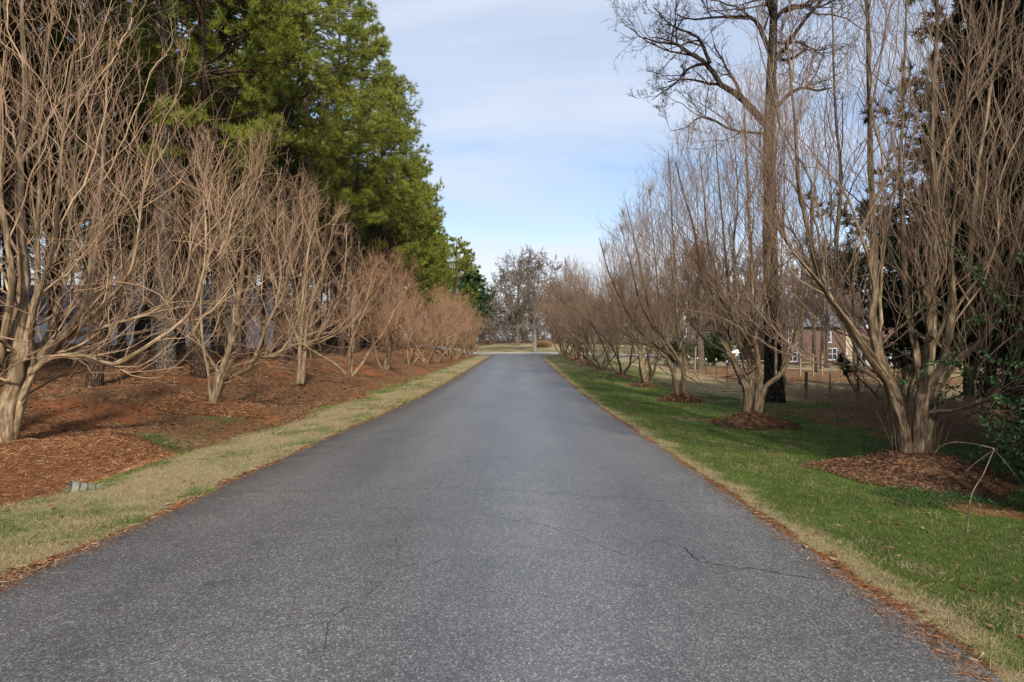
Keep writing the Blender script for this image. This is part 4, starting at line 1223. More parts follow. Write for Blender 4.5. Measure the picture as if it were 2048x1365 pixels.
STRAW = np.array([(.44, .205, .090), (.34, .145, .060), (.22, .095, .040), (.52, .32, .17), (.13, .060, .030), (.62, .46, .30), (.30, .115, .042)])
CHIP = np.array([(.19, .095, .050), (.13, .060, .030), (.26, .145, .080), (.085, .040, .022), (.32, .20, .12), (.11, .055, .032)])
def mound(k, base, R, H, side):
    rng = np.random.default_rng(900 + k)
    bx, by, bz = base
    nr, na = 22, 56
    r = np.linspace(0, 1, nr) ** .9; a = np.arange(na) * 2 * math.pi / na
    wob = 1 + .16 * np.sin(a * 2 + k) + .09 * np.sin(a * 3 + 2 * k) + .05 * np.sin(a * 7 + k)
    def height(dx, dy):
        rr = np.hypot(dx, dy); aa = np.arctan2(dy, dx)
        w = 1 + .16 * np.sin(aa * 2 + k) + .09 * np.sin(aa * 3 + 2 * k) + .05 * np.sin(aa * 7 + k)
        q = np.clip(rr / (R * 1.06 * w), 0, 1)
        g = ground_z(bx + dx, by + dy)
        top = (bz + .03) - g
        h = np.clip(top + .05 * np.exp(-((rr - .36) / .16) ** 2), .05, None) * np.clip(1 - np.clip(q - .10, 0, 1) / .9, 0, 1) ** 1.05 + (fbm(bx + dx, by + dy, 5, k, 4) - .5) * .15 * (1 - q ** 4)
        return g + h - .03 * (q > .985)
    RRr, A = np.meshgrid(r * R, a, indexing='ij')
    X = RRr * wob[None] * np.cos(A); Y = RRr * wob[None] * np.sin(A)
    Z = height(X, Y)
    i = np.arange(nr * na).reshape(nr, na)
    Q = np.stack([i[:-1], i[1:], np.roll(i, -1, 1)[1:], np.roll(i, -1, 1)[:-1]], -1).reshape(-1, 4)
    pal = STRAW if side == 'L' else CHIP
    Cb = np.tile(np.array(pal[2]) * .8, (nr * na, 1))
    n = int({True: 22000, False: 9000}[by < 14] * (R / 1.2) ** 1.2) if by < 20 else (3600 if by < 35 else 1100)
    rr = np.sqrt(rng.random(n)) * 1.04 * R; aa = rng.uniform(0, 2 * math.pi, n)
    wv = 1 + .16 * np.sin(aa * 2 + k) + .09 * np.sin(aa * 3 + 2 * k) + .05 * np.sin(aa * 7 + k)
    dx, dy = rr * wv * np.cos(aa), rr * wv * np.sin(aa)
    P = np.column_stack([dx, dy, height(dx, dy)])
    big = 1 if by < 14 else (1.5 if by < 20 else 2.2)
    if side == 'L':
        Lc, Wc = rng.uniform(.03, .13, n) * big, rng.uniform(.003, .009, n) * big
    else:
        Lc, Wc = rng.uniform(.015, .070, n) * big, rng.uniform(.004, .020, n) * big
    S = litter_pieces(rng, P, Lc, Wc, .012, .6)
    Cc = pal[rng.choice(len(pal), n, p=np.array([.26, .24, .18, .1, .12, .04, .06] if side == 'L' else [.28, .24, .14, .18, .05, .11]))] * rng.uniform(.7, 1.25, (n, 1))
    V = np.concatenate([np.stack([X, Y, Z], -1).reshape(-1, 3), S.reshape(-1, 3)])
    Qs = np.concatenate([Q, nr * na + np.arange(n * 4).reshape(n, 4)])
    C = np.concatenate([Cb, np.repeat(Cc, 4, axis=0)])
    V[:, 2] -= bz
    me = make_mesh('mulch_mound', V, quads=Qs, mat=M['litter'], attrs={'Col': ('FLOAT_COLOR', np.concatenate([C, np.ones((len(C), 1))], 1))})
    o = link('mulch_mound', me); o.location = base
    return o
MLAB = ['dark chip mulch mound round the thick fluted trunk, nearest on the right', 'cone of brown mulch at the foot of the two-trunk tree before the dark oak',
        'small low mulch mound under the leaning tree with suckers', 'broad bank of orange straw mulch at the left edge below the largest left tree',
        'orange mulch swelling under the low V-forked tree on the left']
for k, (base, R, H, side) in enumerate(MULCH):
    o = mound(k, base, R, H, side)
    lab = MLAB[k] if k < len(MLAB) else 'red-brown mulch ring round the %s crape myrtle of the right-hand row' % ORD[k - len(MLAB) + 4]
    tag(o, lab, 'mulch mound', 'mulch mounds round the crape myrtles')

# ------------------------------------------------------------------ the pine wood on the left
rng = np.random.default_rng(55)
PN = ('trunk', 'branches', 'foliage')
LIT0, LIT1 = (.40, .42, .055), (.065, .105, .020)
EDGE = [conifer(700 + i, 21.5, (7.4, 8.4, 6.6)[i], 3.9, .19, nb=62, sub=8, tw=5, tuft=3, nbl=12, bl=.24, bw=.018, side=.55, dead=34, g0=LIT0, g1=LIT1, rise=(-10, 30)) for i in range(3)]
INNER = [conifer(720 + i, 20, 9.5, 3.2, .15, nb=66, sub=5, tw=4, tuft=3, nbl=8, bl=.26, bw=.036, side=0, dead=60, g0=(.13, .175, .032), g1=(.040, .078, .018)) for i in range(3)]
FARP = [conifer(740 + i, 20, 5.0 + i, 4.1, .17, nb=66, sub=6, tw=3, tuft=3, nbl=7, bl=.38, bw=.06, side=.4, dead=8, g0=LIT0, g1=LIT1, rise=(-4, 30)) for i in range(2)]
edge_pos = [(-12.0, 14.5), (-11.4, 18.2), (-10.45, 22.2), (-11.6, 26.5), (-10.8, 31), (-11.4, 36), (-10.9, 41.5), (-11.3, 47), (-10.7, 53), (-11.1, 59), (-10.6, 65), (-10.9, 71), (-10.5, 78), (-10.9, 85)]
hts = [1.0, 1.02, .98, 1.05, 1.02, 1.08, 1.04, 1.05, 1.0, .98, .92, .86, .80, .72]
GE = 'pines along the roadside edge of the left-hand wood'
ELAB = ['pine at the far left edge whose trunk rises behind the big left crape myrtle', 'thin pine trunk between the sweeping low limb and the lichened trunk',
        'brown pine trunk rising just behind the V-forked crape myrtle', 'pine close behind the twin-stemmed crape myrtle, with lit green sprays']
for k, ((x, y), h) in enumerate(zip(edge_pos, hts)):
    me = INNER[k % 3] if k < 2 else (EDGE[k % 3] if y < 56 else FARP[k % 2])
    lab = ELAB[k] if k < 4 else '%s pine from the far end along the roadside edge of the wood' % ['', 'last', 'second', 'third', 'fourth', 'fifth', 'sixth', 'seventh', 'eighth', 'ninth', 'tenth'][14 - k]
    place_tree('pine_tree', me, PN, (x, y, gz(x, y) - .05), lab, 'tree', GE, rng.uniform(-.5, .5), h)
for j, (x, y, s) in enumerate(((-9.6, 101.0, .84), (-8.9, 107, .78), (-11.0, 112, .84), (-13.0, 103, .95), (-9.0, 118, .76))):
    place_tree('pine_tree', FARP[j % 2], PN, (x, y, gz(x, y) - .05), '%s of the small pines tapering down beyond the crossing on the left' % ['nearest', 'second nearest', 'middle one', 'second farthest', 'farthest'][j], 'tree', 'small pines beyond the crossing', j * 1.3, s)
# the thick lichened trunk
big = conifer(760, 22, 10.5, 4.5, .33, nb=80, sub=6, tw=4, tuft=3, nbl=8, bl=.22, bw=.03, side=.4, dead=10, barkmat='lichen_bark', g0=LIT0, g1=LIT1)
place_tree('pine_tree', big, PN, (-12.55, 24.0, gz(-12.55, 24) - .02), 'thickest trunk of the left wood, spotted with pale lichen at its foot', 'tree')
pts = []
tries = 0
while len(pts) < 190 and tries < 20000:
    tries += 1
    x, y = -rng.uniform(13.2, 62), rng.uniform(9, 96)
    if x < -.86 * y - 8 or (x < -17 and 44 < y < 60 and x > -41): continue
    if x < -45 and y > 70: continue
    if all((x - a) ** 2 + (y - b_) ** 2 > 2.3 ** 2 for a, b_ in pts + edge_pos + [(-12.55, 24.0)]): pts.append((x, y))
GI = 'pines in the depths of the left-hand wood'
pts += [(-11.6, 10.2), (-12.4, 6.0), (-11.2, 1.5), (-12.2, -3.5), (-11.5, -9), (-12.4, -15), (-15.5, 8), (-16, 3.2), (-15.2, -1.5), (-16.2, -7), (-15.4, -13), (-19, 5.5), (-20, .5), (-19.2, -5), (-20, -11), (-23.5, 3), (-24, -3), (-23.2, -9), (-27.5, 6), (-28, 0), (-28, -7)]  # out-of-view pines, added so their shadows darken the inside of the wood
for _ in range(60):
    x, y = -rng.uniform(16, 75), rng.uniform(100, 150)
    if all((x - a) ** 2 + (y - b_) ** 2 > 3.2 ** 2 for a, b_ in pts): pts.append((x, y))
for k, (x, y) in enumerate(pts):
    place_tree('pine_tree', INNER[k % 3], PN, (x, y, gz(x, y) - .05), 'slender brown pine trunk crowded in the depths of the left wood', 'tree', GI,
               rng.uniform(0, 6.28), rng.uniform(.8, 1.08))
# dark conifer past the junction
dk = conifer(770, 12.2, 4.6, 4.6, .2, nb=60, sub=6, tw=4, tuft=3, nbl=7, bl=.34, bw=.07, dead=0, g0=(.075, .150, .045), g1=(.022, .055, .022), rise=(-8, 15), shape='cone')
place_tree('spruce_tree', dk, PN, (-6.9, 102, gz(-6.9, 102)), 'dark green conifer reaching over the crossing at the far end', 'tree')

# ------------------------------------------------------------------ cedars on the right
CED = [conifer(780 + i, 14, 1.8, 3.7, .2, nb=170, sub=7, tw=4, tuft=3, nbl=8, bl=.20, bw=.05, dead=10, g0=(.030, .055, .020), g1=(.010, .020, .010), rise=(-5, 35), shape='cedar') for i in range(2)]
for (x, y, s, lab) in ((13.2, 18.2, 1.15, 'tall dark cedar filling the right picture edge behind the thick fluted tree'),
                       (11.6, 15.4, .95, 'dark cedar trunk close to the right picture edge above the leafy weeds'),
                       (17.8, 27.0, .92, 'dark cedar behind the crown of the thick fluted tree, shorter than its neighbour'),
                       (20.6, 34.5, .62, 'small dark cedar glimpsed between the two nearest right-hand crape myrtles'),
                       (15.6, 22.6, .88, 'low dark cedar behind the brambles at the fence'),
                       (11.4, 10.8, .98, 'dark cedar whose boughs reach in at the right picture edge nearest the camera'),
                       (12.6, 4.5, 1.05, 'unseen cedar added to the right of the camera, shading the lawn'),  # out-of-view cedars beside and behind the camera, added for shadow on the lawn
                       (11.6, -1.5, 1.0, 'unseen cedar added beside the road behind the camera, casting shadow on the lawn'),
                       (13.2, -7.5, 1.1, 'tallest unseen cedar, added behind the camera on the right for its shadow'),
                       (17.0, 20.5, 1.0, 'dark cedar standing behind the tall one at the right edge')):
    k = 0 if s > .9 else 1
    place_tree('cedar_tree', CED[k], PN, (x, y, gz(x, y) - .05), lab, 'tree', 'dark cedars on the right', rng.uniform(0, 6), s)

# ------------------------------------------------------------------ bare trees
OAK = [([(1547, 808, 0), (1545, 700, 0), (1543, 600, 0), (1540, 450, 0), (1538, 300, 0), (1541, 200, 0), (1545, 100, 0), (1548, 0, 0), (1552, -130, 0), (1555, -240, 0)], 0, 0),
       ([(1537, 255, 0), (1500, 215, -.2), (1475, 190, -.3), (1440, 167, -.5), (1421, 128, -.6), (1383, 106, -.8), (1354, 84, -1), (1330, 82, -1.2), (1291, 70, -1.4)], .15, .02),
       ([(1421, 128, -.6), (1401, 84, -.8), (1380, 68, -1), (1340, 55, -1.4), (1300, 20, -1.8)], .07, .015),
       ([(1415, 127, -.6), (1385, 130, -.2), (1365, 140, .2), (1339, 168, .5), (1300, 195, .9)], .06, .015),
       ([(1541, 110, 0), (1520, 60, .2), (1504, 37, .3), (1470, 33, .5), (1438, 31, .8), (1383, 37, 1.2), (1350, 25, 1.4)], .10, .02),
       ([(1538, 270, 0), (1504, 264, -.3), (1456, 256, -.8), (1420, 234, -1), (1392, 231, -1.3), (1365, 253, -1.6), (1335, 262, -1.8)], .06, .012),
       ([(1540, 235, 0), (1570, 200, .2), (1595, 183, .4), (1630, 186, .7), (1660, 184, 1)], .09, .03),
       ([(1545, 45, 0), (1570, 18, -.2), (1600, 10, -.5), (1640, 14, -.9), (1690, -20, -1.2)], .10, .02),
       ([(1543, 85, 0), (1570, 82, .3), (1603, 80, .5), (1640, 99, .8), (1680, 90, 1.1)], .06, .015),
       ([(1546, 20, 0), (1520, -40, -.5), (1480, -90, -1), (1430, -120, -1.5)], .12, .02),
       ([(1548, -30, 0), (1580, -90, .5), (1620, -150, 1)], .12, .03)]
ob = px(1547, 804, 26.0)
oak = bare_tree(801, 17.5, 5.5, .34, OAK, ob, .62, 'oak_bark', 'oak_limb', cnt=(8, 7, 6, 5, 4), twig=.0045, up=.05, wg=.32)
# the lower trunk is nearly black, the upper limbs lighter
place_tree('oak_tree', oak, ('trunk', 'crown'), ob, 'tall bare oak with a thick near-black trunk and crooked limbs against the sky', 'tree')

md = bare_tree(811, 9.2, 4.6, .33, None, None, .36, 'grey_bark', cnt=(26, 9, 6, 4), twig=.011, up=.10)
place_tree('maple_tree', md, ('trunk', 'crown'), (15.0, 57, gz(15, 57) - .03), 'stout bare tree with a dense brown twiggy crown on soil behind the fence', 'tree')
fa = bare_tree(812, 13.5, 7.6, .30, None, None, .25, 'pale_and_haze_bark', cnt=(18, 8, 6, 5), twig=.022, up=.10)
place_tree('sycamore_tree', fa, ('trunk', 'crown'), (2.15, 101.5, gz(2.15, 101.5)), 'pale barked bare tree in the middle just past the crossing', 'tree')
fb = bare_tree(813, 15.5, 9.0, .42, None, None, .24, 'grey_bark', cnt=(24, 8, 6, 4), twig=.024, up=.06)
place_tree('oak_tree', fb, ('trunk', 'crown'), (-.6, 128, gz(-.6, 128)), 'broad bare oak with a dark wide crown on the far lawn', 'tree')

BT = [bare_tree(820 + i, 15, 4.6, .22, None, None, .28, 'grey_bark', cnt=(18, 8, 5, 4), twig=.014, up=.16) for i in range(4)]
FT = [bare_tree(830 + i, 13, 4.4, .20, None, None, .10, 'pale_and_haze_bark', cnt=(26, 8, 5, 3), twig=.040, up=.14) for i in range(3)]  # far trees get paler bark, distance haze put into their colour
rng = np.random.default_rng(66)
mid = [(21.0, 55, .6), (29.4, 60, .72), (24.6, 57, .75), (27.8, 63, .8), (30.5, 68, .85), (19.5, 64, .75), (24, 70, .85), (17.5, 78, .8), (22, 88, 1), (28.5, 69, .9), (13.5, 76, .55), (27, 100, 1.1), (14, 99, .75), (35, 98, 1.05), (20, 108, .95), (42, 88, 1.0),
       (34, 60, .8), (40, 68, .9), (16, 118, .8), (29, 118, 1), (48, 100, 1.1), (27, 47, .7), (37, 112, 1)]
NTH = ['leftmost', 'second from the left', 'third from the left', 'fourth from the left', 'fifth from the left', 'sixth from the left', 'seventh from the left', 'eighth from the left', 'ninth from the left',
       'tenth from the left', 'eleventh from the left', 'twelfth from the left', 'eleventh from the right', 'tenth from the right', 'ninth from the right', 'eighth from the right', 'seventh from the right', 'sixth from the right', 'fifth from the right', 'fourth from the right', 'third from the right', 'second from the right', 'rightmost']
mid.sort(key=lambda q: q[0] / q[1])
for j, (x, y, s) in enumerate(mid):
    place_tree('bare_tree', BT[rng.integers(4)], ('trunk', 'crown'), (x, y, gz(x, y) - .05), '%s of the hazy bare trees beyond the fences' % NTH[j], 'tree',
               'bare trees beyond the right-hand row', rng.uniform(0, 6), s)
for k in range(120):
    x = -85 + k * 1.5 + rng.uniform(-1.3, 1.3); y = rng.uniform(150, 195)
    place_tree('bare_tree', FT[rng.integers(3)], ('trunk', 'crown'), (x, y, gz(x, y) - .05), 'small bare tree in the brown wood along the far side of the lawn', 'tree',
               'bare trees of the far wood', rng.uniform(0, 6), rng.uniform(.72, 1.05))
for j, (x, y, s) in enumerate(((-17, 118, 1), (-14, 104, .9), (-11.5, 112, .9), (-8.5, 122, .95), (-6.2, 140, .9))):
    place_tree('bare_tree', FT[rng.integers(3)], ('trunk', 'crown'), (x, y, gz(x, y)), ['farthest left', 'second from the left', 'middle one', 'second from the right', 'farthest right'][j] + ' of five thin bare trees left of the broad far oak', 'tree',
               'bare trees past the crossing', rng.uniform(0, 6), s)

# ------------------------------------------------------------------ shrubs and low plants
def leaf_bush(seed, R, H, n, L, W, c0, c1, stems=14):
    rng = np.random.default_rng(seed)
    T = Tubes()
    a = rng.uniform(0, 6.28, stems); le = rng.uniform(.15, .75, stems)
    d = np.stack([np.cos(a) * le, np.sin(a) * le, np.ones(stems)], 1)
    P = sweep(rng, np.zeros((stems, 3)) + rng.normal(0, .008, (stems, 3)) * [1, 1, 0], d, rng.uniform(.7, 1.05, stems) * H, 9, .3, -.02)
    T.add(P, taper(np.full(stems, .016), np.full(stems, .004), 9), 5)
    pos, d, r, _, _ = spawn(rng, P, np.full(P.shape[:2], .01), 9, .2, 1, 25, 70)
    P2 = sweep(rng, pos, d, rng.uniform(.2, .55, len(pos)) * R, 6, .4, .0)
    T.add(P2, taper(np.full(len(pos), .006), np.full(len(pos), .0025), 6), 3)
    pos, d, r, _, _ = spawn(rng, P2, np.full(P2.shape[:2], .01), max(1, n // len(pos)), .1, 1, 30, 80)
    N = len(pos)
    s = unit(np.cross(d, unit(rng.normal(0, 1, (N, 3))))) * W * .5 * rng.uniform(.7, 1.2, (N, 1))
    h = d * L * rng.uniform(.6, 1.2, (N, 1))
    V = np.stack([pos, pos + h * .5 + s, pos + h, pos + h * .5 - s], 1).reshape(-1, 3)
    t = rng.random((N, 1))
    C = np.repeat(np.concatenate([np.array(c0) * (1 - t) + np.array(c1) * t, np.ones((N, 1))], 1), 4, axis=0)
    fol = make_mesh('foliage', V, quads=np.arange(N * 4).reshape(N, 4), mat=M['leaves'], attrs={'Col': ('FLOAT_COLOR', C)})
    return T.mesh('branches', M['pine_bark']), fol
BN = ('branches', 'foliage')
pv = leaf_bush(31, 2.2, 3.2, 15000, .070, .036, (.022, .055, .018), (.065, .130, .045), 26)
place_tree('privet_bush', pv, BN, (7.8, 9.2, gz(7.8, 9.2)), 'loose leafy evergreen bush reaching in from the right picture edge', 'bush')
pv2 = leaf_bush(33, 1.6, 1.3, 9000, .06, .032, (.018, .040, .015), (.045, .085, .035), 20)
place_tree('privet_bush', pv2, BN, (6.5, 7.7, gz(6.5, 7.7)), 'low dark leafy bush at the right edge below the taller evergreen', 'bush')
eg = leaf_bush(32, 3.0, 2.3, 9000, .16, .09, (.018, .045, .012), (.050, .095, .022), 34)
for x, s, lab in ((14.9, 1.0, 'dark evergreen shrub left of the stout bare tree behind the fence'), (18.4, 1.15, 'rounded evergreen shrub right of the stout bare tree behind the fence')):
    place_tree('evergreen_shrub', eg, BN, (x, 65, gz(x, 65)), lab, 'shrub', 'evergreen shrubs behind the fence', s * 2, s)

def tuft_clump(seed, n, R, H, W, cols, spread=.6):
    rng = np.random.default_rng(seed)
    a = rng.uniform(0, 6.28, n); r = np.sqrt(rng.random(n)) * R * .45
    base = np.stack([np.cos(a) * r, np.sin(a) * r, np.full(n, -.02)], 1)
    d = unit(np.stack([np.cos(a) * spread * rng.random(n), np.sin(a) * spread * rng.random(n), np.ones(n)], 1) + rng.normal(0, .08, (n, 3)))
    c = np.array(cols)[rng.integers(len(cols), size=n)] * rng.uniform(.8, 1.2, (n, 1))
    return blades_mesh('grass_clump', base, d, H * rng.uniform(.6, 1.1, n), np.full(n, W), c, M['blades'], rng)
o = link('ornamental_grass', tuft_clump(41, 2600, 2.6, 1.35, .05, [(.42, .26, .13), (.33, .18, .09), (.50, .34, .18)], 1.0))
o.location = (4.0, 117, gz(4.0, 117)); tag(o, 'round clump of tan dry ornamental grass on the far lawn', 'ornamental grass')

# bare brambles along the wire fence
def thicket(seed, n, box, H, mat, name='brambles', fat=1.0):
    rng = np.random.default_rng(seed)
    x0, x1, y0, y1 = box
    X, Y = rng.uniform(x0, x1, n), rng.uniform(y0, y1, n)
    pos = np.column_stack([X, Y, ground_z(X, Y) - .05])
    d = np.column_stack([rng.normal(0, .5, n), rng.normal(0, .5, n), np.ones(n)])
    T = Tubes()
    P = sweep(rng, pos, d, rng.uniform(.4, 1.0, n) * H, 7, .6, -.16)
    T.add(P, taper(np.full(n, .0055 * fat), np.full(n, .0025 * fat), 7), 3)
    pos, d, r, _, _ = spawn(rng, P, np.full(P.shape[:2], .005), 6, .2, 1, 30, 80)
    P2 = sweep(rng, pos, d, rng.uniform(.15, .4, len(pos)) * H, 5, .6, -.1)
    T.add(P2, taper(np.full(len(pos), .0036 * fat), np.full(len(pos), .002 * fat), 5), 3)
    o = link(name, T.mesh(name, M[mat]))
    return tag(o, kind='stuff')
o = thicket(51, 1900, (11.2, 15.8, 16.5, 31), 1.15, 'crape_left'); tag(o, 'tangle of bare brown brambles along the wire fence', 'brambles')
o = thicket(52, 420, (9.5, 15, 11.5, 17), .8, 'crape_right', 'undergrowth'); tag(o, 'bare scrubby undergrowth below the cedars', 'undergrowth')
o = thicket(54, 3000, (-95, 95, 149, 200), 4.5, 'grey_bark', 'far_undergrowth', 9); tag(o, 'brown undergrowth along the foot of the far wood', 'undergrowth')
o = thicket(55, 900, (-80, -24, 60, 130), 4.0, 'grey_bark', 'undergrowth', 4); tag(o, 'dim bare undergrowth at the back of the left wood', 'undergrowth')
o = thicket(53, 520, (-24, -13.5, 17, 46), 1.3, 'crape_left', 'undergrowth'); tag(o, 'sparse bare undergrowth among the pine trunks', 'undergrowth')

# saplings by the fence
for (x, y, h, lab) in ((12.9, 25.6, 3.0, 'thin bare sapling growing through the fence brambles left of the thick fluted tree'),
                       (12.3, 22.3, 2.6, 'second thin bare sapling in the brambles, closer to the thick fluted tree')):
    me = crape(int(x * 10), h, 1.0, None, None, 1, 'crape_right', trunks=3, low=0)
    place_tree('sapling', me, ('trunk', 'crown'), (x, y, gz(x, y)), lab, 'sapling')

# bent pale cane at the right
T = Tubes()
cn = [(4.55, 6.95, gz(4.55, 6.95) - .02), (4.62, 7.0, .12), (4.78, 7.05, .34), (4.93, 7.1, .60)]
o0 = np.array((4.55, 6.95, gz(4.55, 6.95)))
T.add((spline(cn, 12) - o0)[None], np.linspace(.0055, .0042, 12)[None], 6)
T.add((spline([(4.93, 7.1, .60), (4.75, 7.12, .64), (4.55, 7.15, .66), (4.42, 7.2, .60), (4.36, 7.2, .50)], 12) - o0)[None], np.linspace(.004, .0018, 12)[None], 5)
T.add((spline([(4.90, 7.1, .61), (5.05, 7.1, .45), (5.22, 7.1, .22), (5.34, 7.1, .02)], 10) - o0)[None], np.linspace(.0034, .0016, 10)[None], 4)
T.add((spline([(4.90, 7.1, .57), (4.74, 7.15, .42), (4.62, 7.2, .25)], 8) - o0)[None], np.linspace(.003, .0015, 8)[None], 4)
o = link('bent_cane', T.mesh('bent_cane', M['pale_and_haze_bark'])); o.location = o0
tag(o, 'pale bare cane bent over sharply near the right edge', 'cane')

# ------------------------------------------------------------------ grass, straw, leaves
def scatter(rng, n, x0, x1, y0, y1, power=1.6):
    """random points, denser near the camera as they show larger there"""
    u = rng.random(n)
    a = 1 - power
    Y = (y0 ** a + u * (y1 ** a - y0 ** a)) ** (1 / a)
    return rng.uniform(x0, x1, n), Y

def grass(seed, n, x0, x1, y0, y1, side):
    rng = np.random.default_rng(seed)
    X, Y = scatter(rng, n, x0, x1, y0, y1)
    keep = (np.abs(X + .15) < .79 * Y + 1.5)
    X, Y = X[keep], Y[keep]
    mu, gr, cl = zone_masks(X, Y)
    clump = fbm(X, Y, 6, 12, 2)
    keep = rng.random(len(X)) > np.clip(mu * 1.05 + (clump < .36) * .3, 0, .985)
    X, Y, gr, clump = X[keep], Y[keep], gr[keep], clump[keep]
    N = len(X)
    sz = np.clip(Y / 9, 1, 6) ** .55
    H = rng.uniform(.018, .066, N) * (.35 + 1.3 * clump) * sz
    green = rng.random(N) < np.clip(gr * .98 - .10 + (fbm(X, Y, 2.2, 4, 3) - .5) * 1.8, .04, .88)
    if side == 'L': H *= 1.05
    H *= np.where(green, 1, .9)
    lean = np.where(green, .45, 1.1)
    d = unit(np.column_stack([rng.normal(0, 1, N) * lean + .25 * (fbm(X, Y, 1.3, 8, 2) - .5) * 4, rng.normal(0, 1, N) * lean, np.ones(N)]))
    t = rng.random((N, 1))
    gcol = (np.array((.050, .105, .016)) * (1 - t) + np.array((.200, .265, .052)) * t) * (.30 + 1.3 * fbm(X, Y, 1.6, 14, 4))[:, None]
    tcol = np.array((.24, .165, .075)) * (1 - t) + np.array((.56, .45, .27)) * t
    C = np.where(green[:, None], gcol, tcol)
    base = np.column_stack([X, Y, ground_z(X, Y) - .004])
    return blades_mesh('grass', base, d, H, np.full(N, .0042) * sz ** 1.3, C, M['blades'], rng)
o = link('grass', grass(61, 340000, RR_ - .03, 12.0, 3.4, 45, 'R')); tag(o, 'short green and tan lawn grass right of the road', 'grass', None, 'stuff')
o = link('grass', grass(62, 260000, -8.6, RL + .03, 3.4, 45, 'L')); tag(o, 'dry tan verge grass with green tufts left of the road', 'grass', None, 'stuff')

def straw_layer(seed, n, x0, x1, y0, y1, pal, Ls, Ws, thr=.45):
    rng = np.random.default_rng(seed)
    X, Y = scatter(rng, n, x0, x1, y0, y1)
    keep = (np.abs(X + .15) < .79 * Y + 1.5)
    X, Y = X[keep], Y[keep]
    mu, gr, cl = zone_masks(X, Y)
    keep = rng.random(len(X)) < np.clip((mu - .15) * 1.2, 0.0, 1) * (1 - .40 * cl)
    X, Y = X[keep], Y[keep]
    N = len(X)
    sz = np.clip(Y / 10, 1, 4) ** .6
    P = np.column_stack([X, Y, ground_z(X, Y)])
    S = litter_pieces(rng, P, rng.uniform(*Ls, N) * sz, rng.uniform(*Ws, N) * sz, .010, .5)
    C = pal[rng.integers(len(pal), size=N)] * rng.uniform(.55, 1.15, (N, 1)) * (1.0 if x1 < RR_ + 1 else np.array([.72, .84, .92]))
    return make_mesh('pine_straw', S.reshape(-1, 3), quads=np.arange(N * 4).reshape(N, 4), mat=M['litter'],
                     attrs={'Col': ('FLOAT_COLOR', np.repeat(np.concatenate([C, np.ones((N, 1))], 1), 4, axis=0))})
o = link('pine_straw', straw_layer(71, 280000, -18, RL + .02, 3.4, 40, STRAW, (.03, .12), (.002, .007))); tag(o, 'orange-brown pine straw covering the left bank', 'pine straw', None, 'stuff')
o = link('pine_straw', straw_layer(72, 60000, RR_ - .02, 12, 3.4, 30, STRAW, (.03, .10), (.002, .006))); tag(o, 'thin line of pine straw and litter right of the road', 'pine straw', None, 'stuff')

rng = np.random.default_rng(74)
n = 3600
Y = (3.2 ** -.6 + rng.random(n) * (30 ** -.6 - 3.2 ** -.6)) ** (-1 / .6)
e = np.abs(rng.normal(0, .07, n)) * (rng.random(n) < .93) + 0
far_ = rng.random(n) < .035
side = rng.random(n) < .5
X = np.where(side, RL + .02 + e, RR_ - .02 - e)
X = np.where(far_, rng.uniform(RL, RR_, n), X)
Ps = np.column_stack([X, Y, zroad_surf(X, Y)])
Lr = rng.uniform(.02, .10, n) * np.where(far_, .5, 1); Wr = rng.uniform(.002, .006, n)
S = litter_pieces(rng, Ps, Lr, Wr, .007, .12)
C = STRAW[rng.integers(len(STRAW), size=n)] * rng.uniform(.5, 1.0, (n, 1))
o = link('pine_straw', make_mesh('pine_straw', S.reshape(-1, 3), quads=np.arange(n * 4).reshape(n, 4), mat=M['litter'],
         attrs={'Col': ('FLOAT_COLOR', np.repeat(np.concatenate([C, np.ones((n, 1))], 1), 4, axis=0))}))
tag(o, 'loose pine straw blown on to the edges of the asphalt', 'pine straw', None, 'stuff')
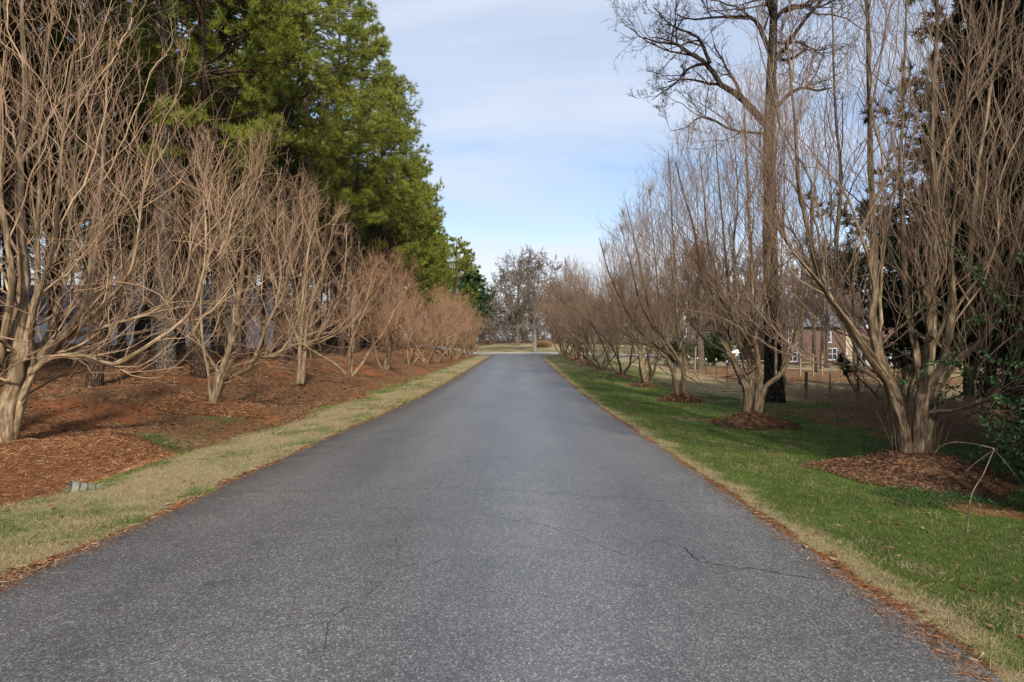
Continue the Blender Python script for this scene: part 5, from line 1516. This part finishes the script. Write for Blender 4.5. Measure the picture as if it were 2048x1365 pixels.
def leaves(seed, n, x0, x1, y0, y1, size=(.03, .075), onmulch=.8):
    rng = np.random.default_rng(seed)
    X, Y = scatter(rng, n, x0, x1, y0, y1, 1.5)
    mu, gr, cl = zone_masks(X, Y)
    keep = rng.random(len(X)) < np.clip(mu, 1 - onmulch, 1)
    keep &= (X < RL + .15) | (X > RR_ - .12)
    X, Y = X[keep], Y[keep]; N = len(X)
    P = np.column_stack([X, Y, ground_z(X, Y) + .018])
    # lobed outline: eight points round a bent midrib
    th = np.arange(10) * 2 * math.pi / 10
    rad = np.array([1, .55, .85, .45, .8, .5, .8, .45, .85, .55])
    s = rng.uniform(*size, N) * np.clip(Y / 12, 1, 2.2)
    a = rng.uniform(0, 6.28, N)
    lx = rad * np.cos(th); ly = rad * np.sin(th) * .68
    curl = rng.uniform(-.1, .55, N)
    Xl = s[:, None] * (lx[None] * np.cos(a)[:, None] - ly[None] * np.sin(a)[:, None])
    Yl = s[:, None] * (lx[None] * np.sin(a)[:, None] + ly[None] * np.cos(a)[:, None])
    Zl = s[:, None] * (curl[:, None] * (ly[None] ** 2) * 1.4 + rng.normal(0, .22, N)[:, None] * lx[None] + rng.normal(0, .06, (N, 10)))
    V = P[:, None, :] + np.stack([Xl, Yl, Zl], -1)
    V = np.concatenate([P[:, None, :], V], 1)
    i = np.arange(10)
    tri = np.stack([np.zeros(10, int), 1 + i, 1 + (i + 1) % 10], 1)
    Tt = (np.arange(N)[:, None, None] * 11 + tri[None]).reshape(-1, 3)
    pal = np.array([(.20, .095, .045), (.13, .060, .032), (.27, .145, .075), (.09, .045, .026), (.34, .20, .12), (.26, .095, .035)])
    C = pal[rng.integers(6, size=N)] * rng.uniform(.7, 1.2, (N, 1))
    return make_mesh('leaf_litter', V.reshape(-1, 3), tris=Tt, mat=M['litter'], attrs={'Col': ('FLOAT_COLOR', np.repeat(np.concatenate([C, np.ones((N, 1))], 1), 11, axis=0))})
o = link('leaf_litter', leaves(81, 15000, -16, RL, 3.6, 30, size=(.02, .055), onmulch=.95)); tag(o, 'brown fallen leaves on the left bank', 'fallen leaves', None, 'stuff')
o = link('leaf_litter', leaves(82, 9000, RR_, 12, 3.6, 26, size=(.018, .05), onmulch=.90)); tag(o, 'brown fallen leaves on the right lawn', 'fallen leaves', None, 'stuff')

# leafy weeds near the right mound and under the cedars
def weeds(seed, boxes, L=.022):
    rng = np.random.default_rng(seed)
    A = []
    for (cx, cy, rx, ry_, n) in boxes:
        a = rng.uniform(0, 6.28, n); r = np.sqrt(rng.random(n))
        A.append(np.column_stack([cx + rx * r * np.cos(a), cy + ry_ * r * np.sin(a)]))
    A = np.concatenate(A); N = len(A)
    h = rng.uniform(.01, .09, N) * (.4 + fbm(A[:, 0], A[:, 1], 4, 3, 2) * 1.3)
    pos = np.column_stack([A, ground_z(A[:, 0], A[:, 1]) + h])
    d = unit(np.column_stack([rng.normal(0, 1, (N, 2)), rng.uniform(-.1, .8, N)]))
    s = unit(np.cross(d, [0, 0, 1.0])) * L * .42
    k = rng.uniform(.7, 1.5, (N, 1)); hd = d * L * k
    V = np.stack([pos, pos + hd * .5 + s * k, pos + hd, pos + hd * .5 - s * k], 1).reshape(-1, 3)
    t = rng.random((N, 1))
    C = np.array((.022, .060, .016)) * (1 - t) + np.array((.070, .145, .040)) * t
    o = link('weeds', make_mesh('weeds', V, quads=np.arange(N * 4).reshape(N, 4), mat=M['leaves'], attrs={'Col': ('FLOAT_COLOR', np.repeat(np.concatenate([C, np.ones((N, 1))], 1), 4, axis=0))}))
    return tag(o, 'small leafed green weeds around the right mulch mound and below the cedars', 'weeds', None, 'stuff')
weeds(91, [(5.3, 8.5, .9, .40, 2400), (4.7, 8.0, .35, .2, 500), (6.9, 8.0, .8, .5, 5000), (9.3, 13.0, 2.6, 2.4, 16000), (7.6, 11.2, 1.4, 1.2, 5000), (6.2, 6.6, 1.2, .8, 3500)])
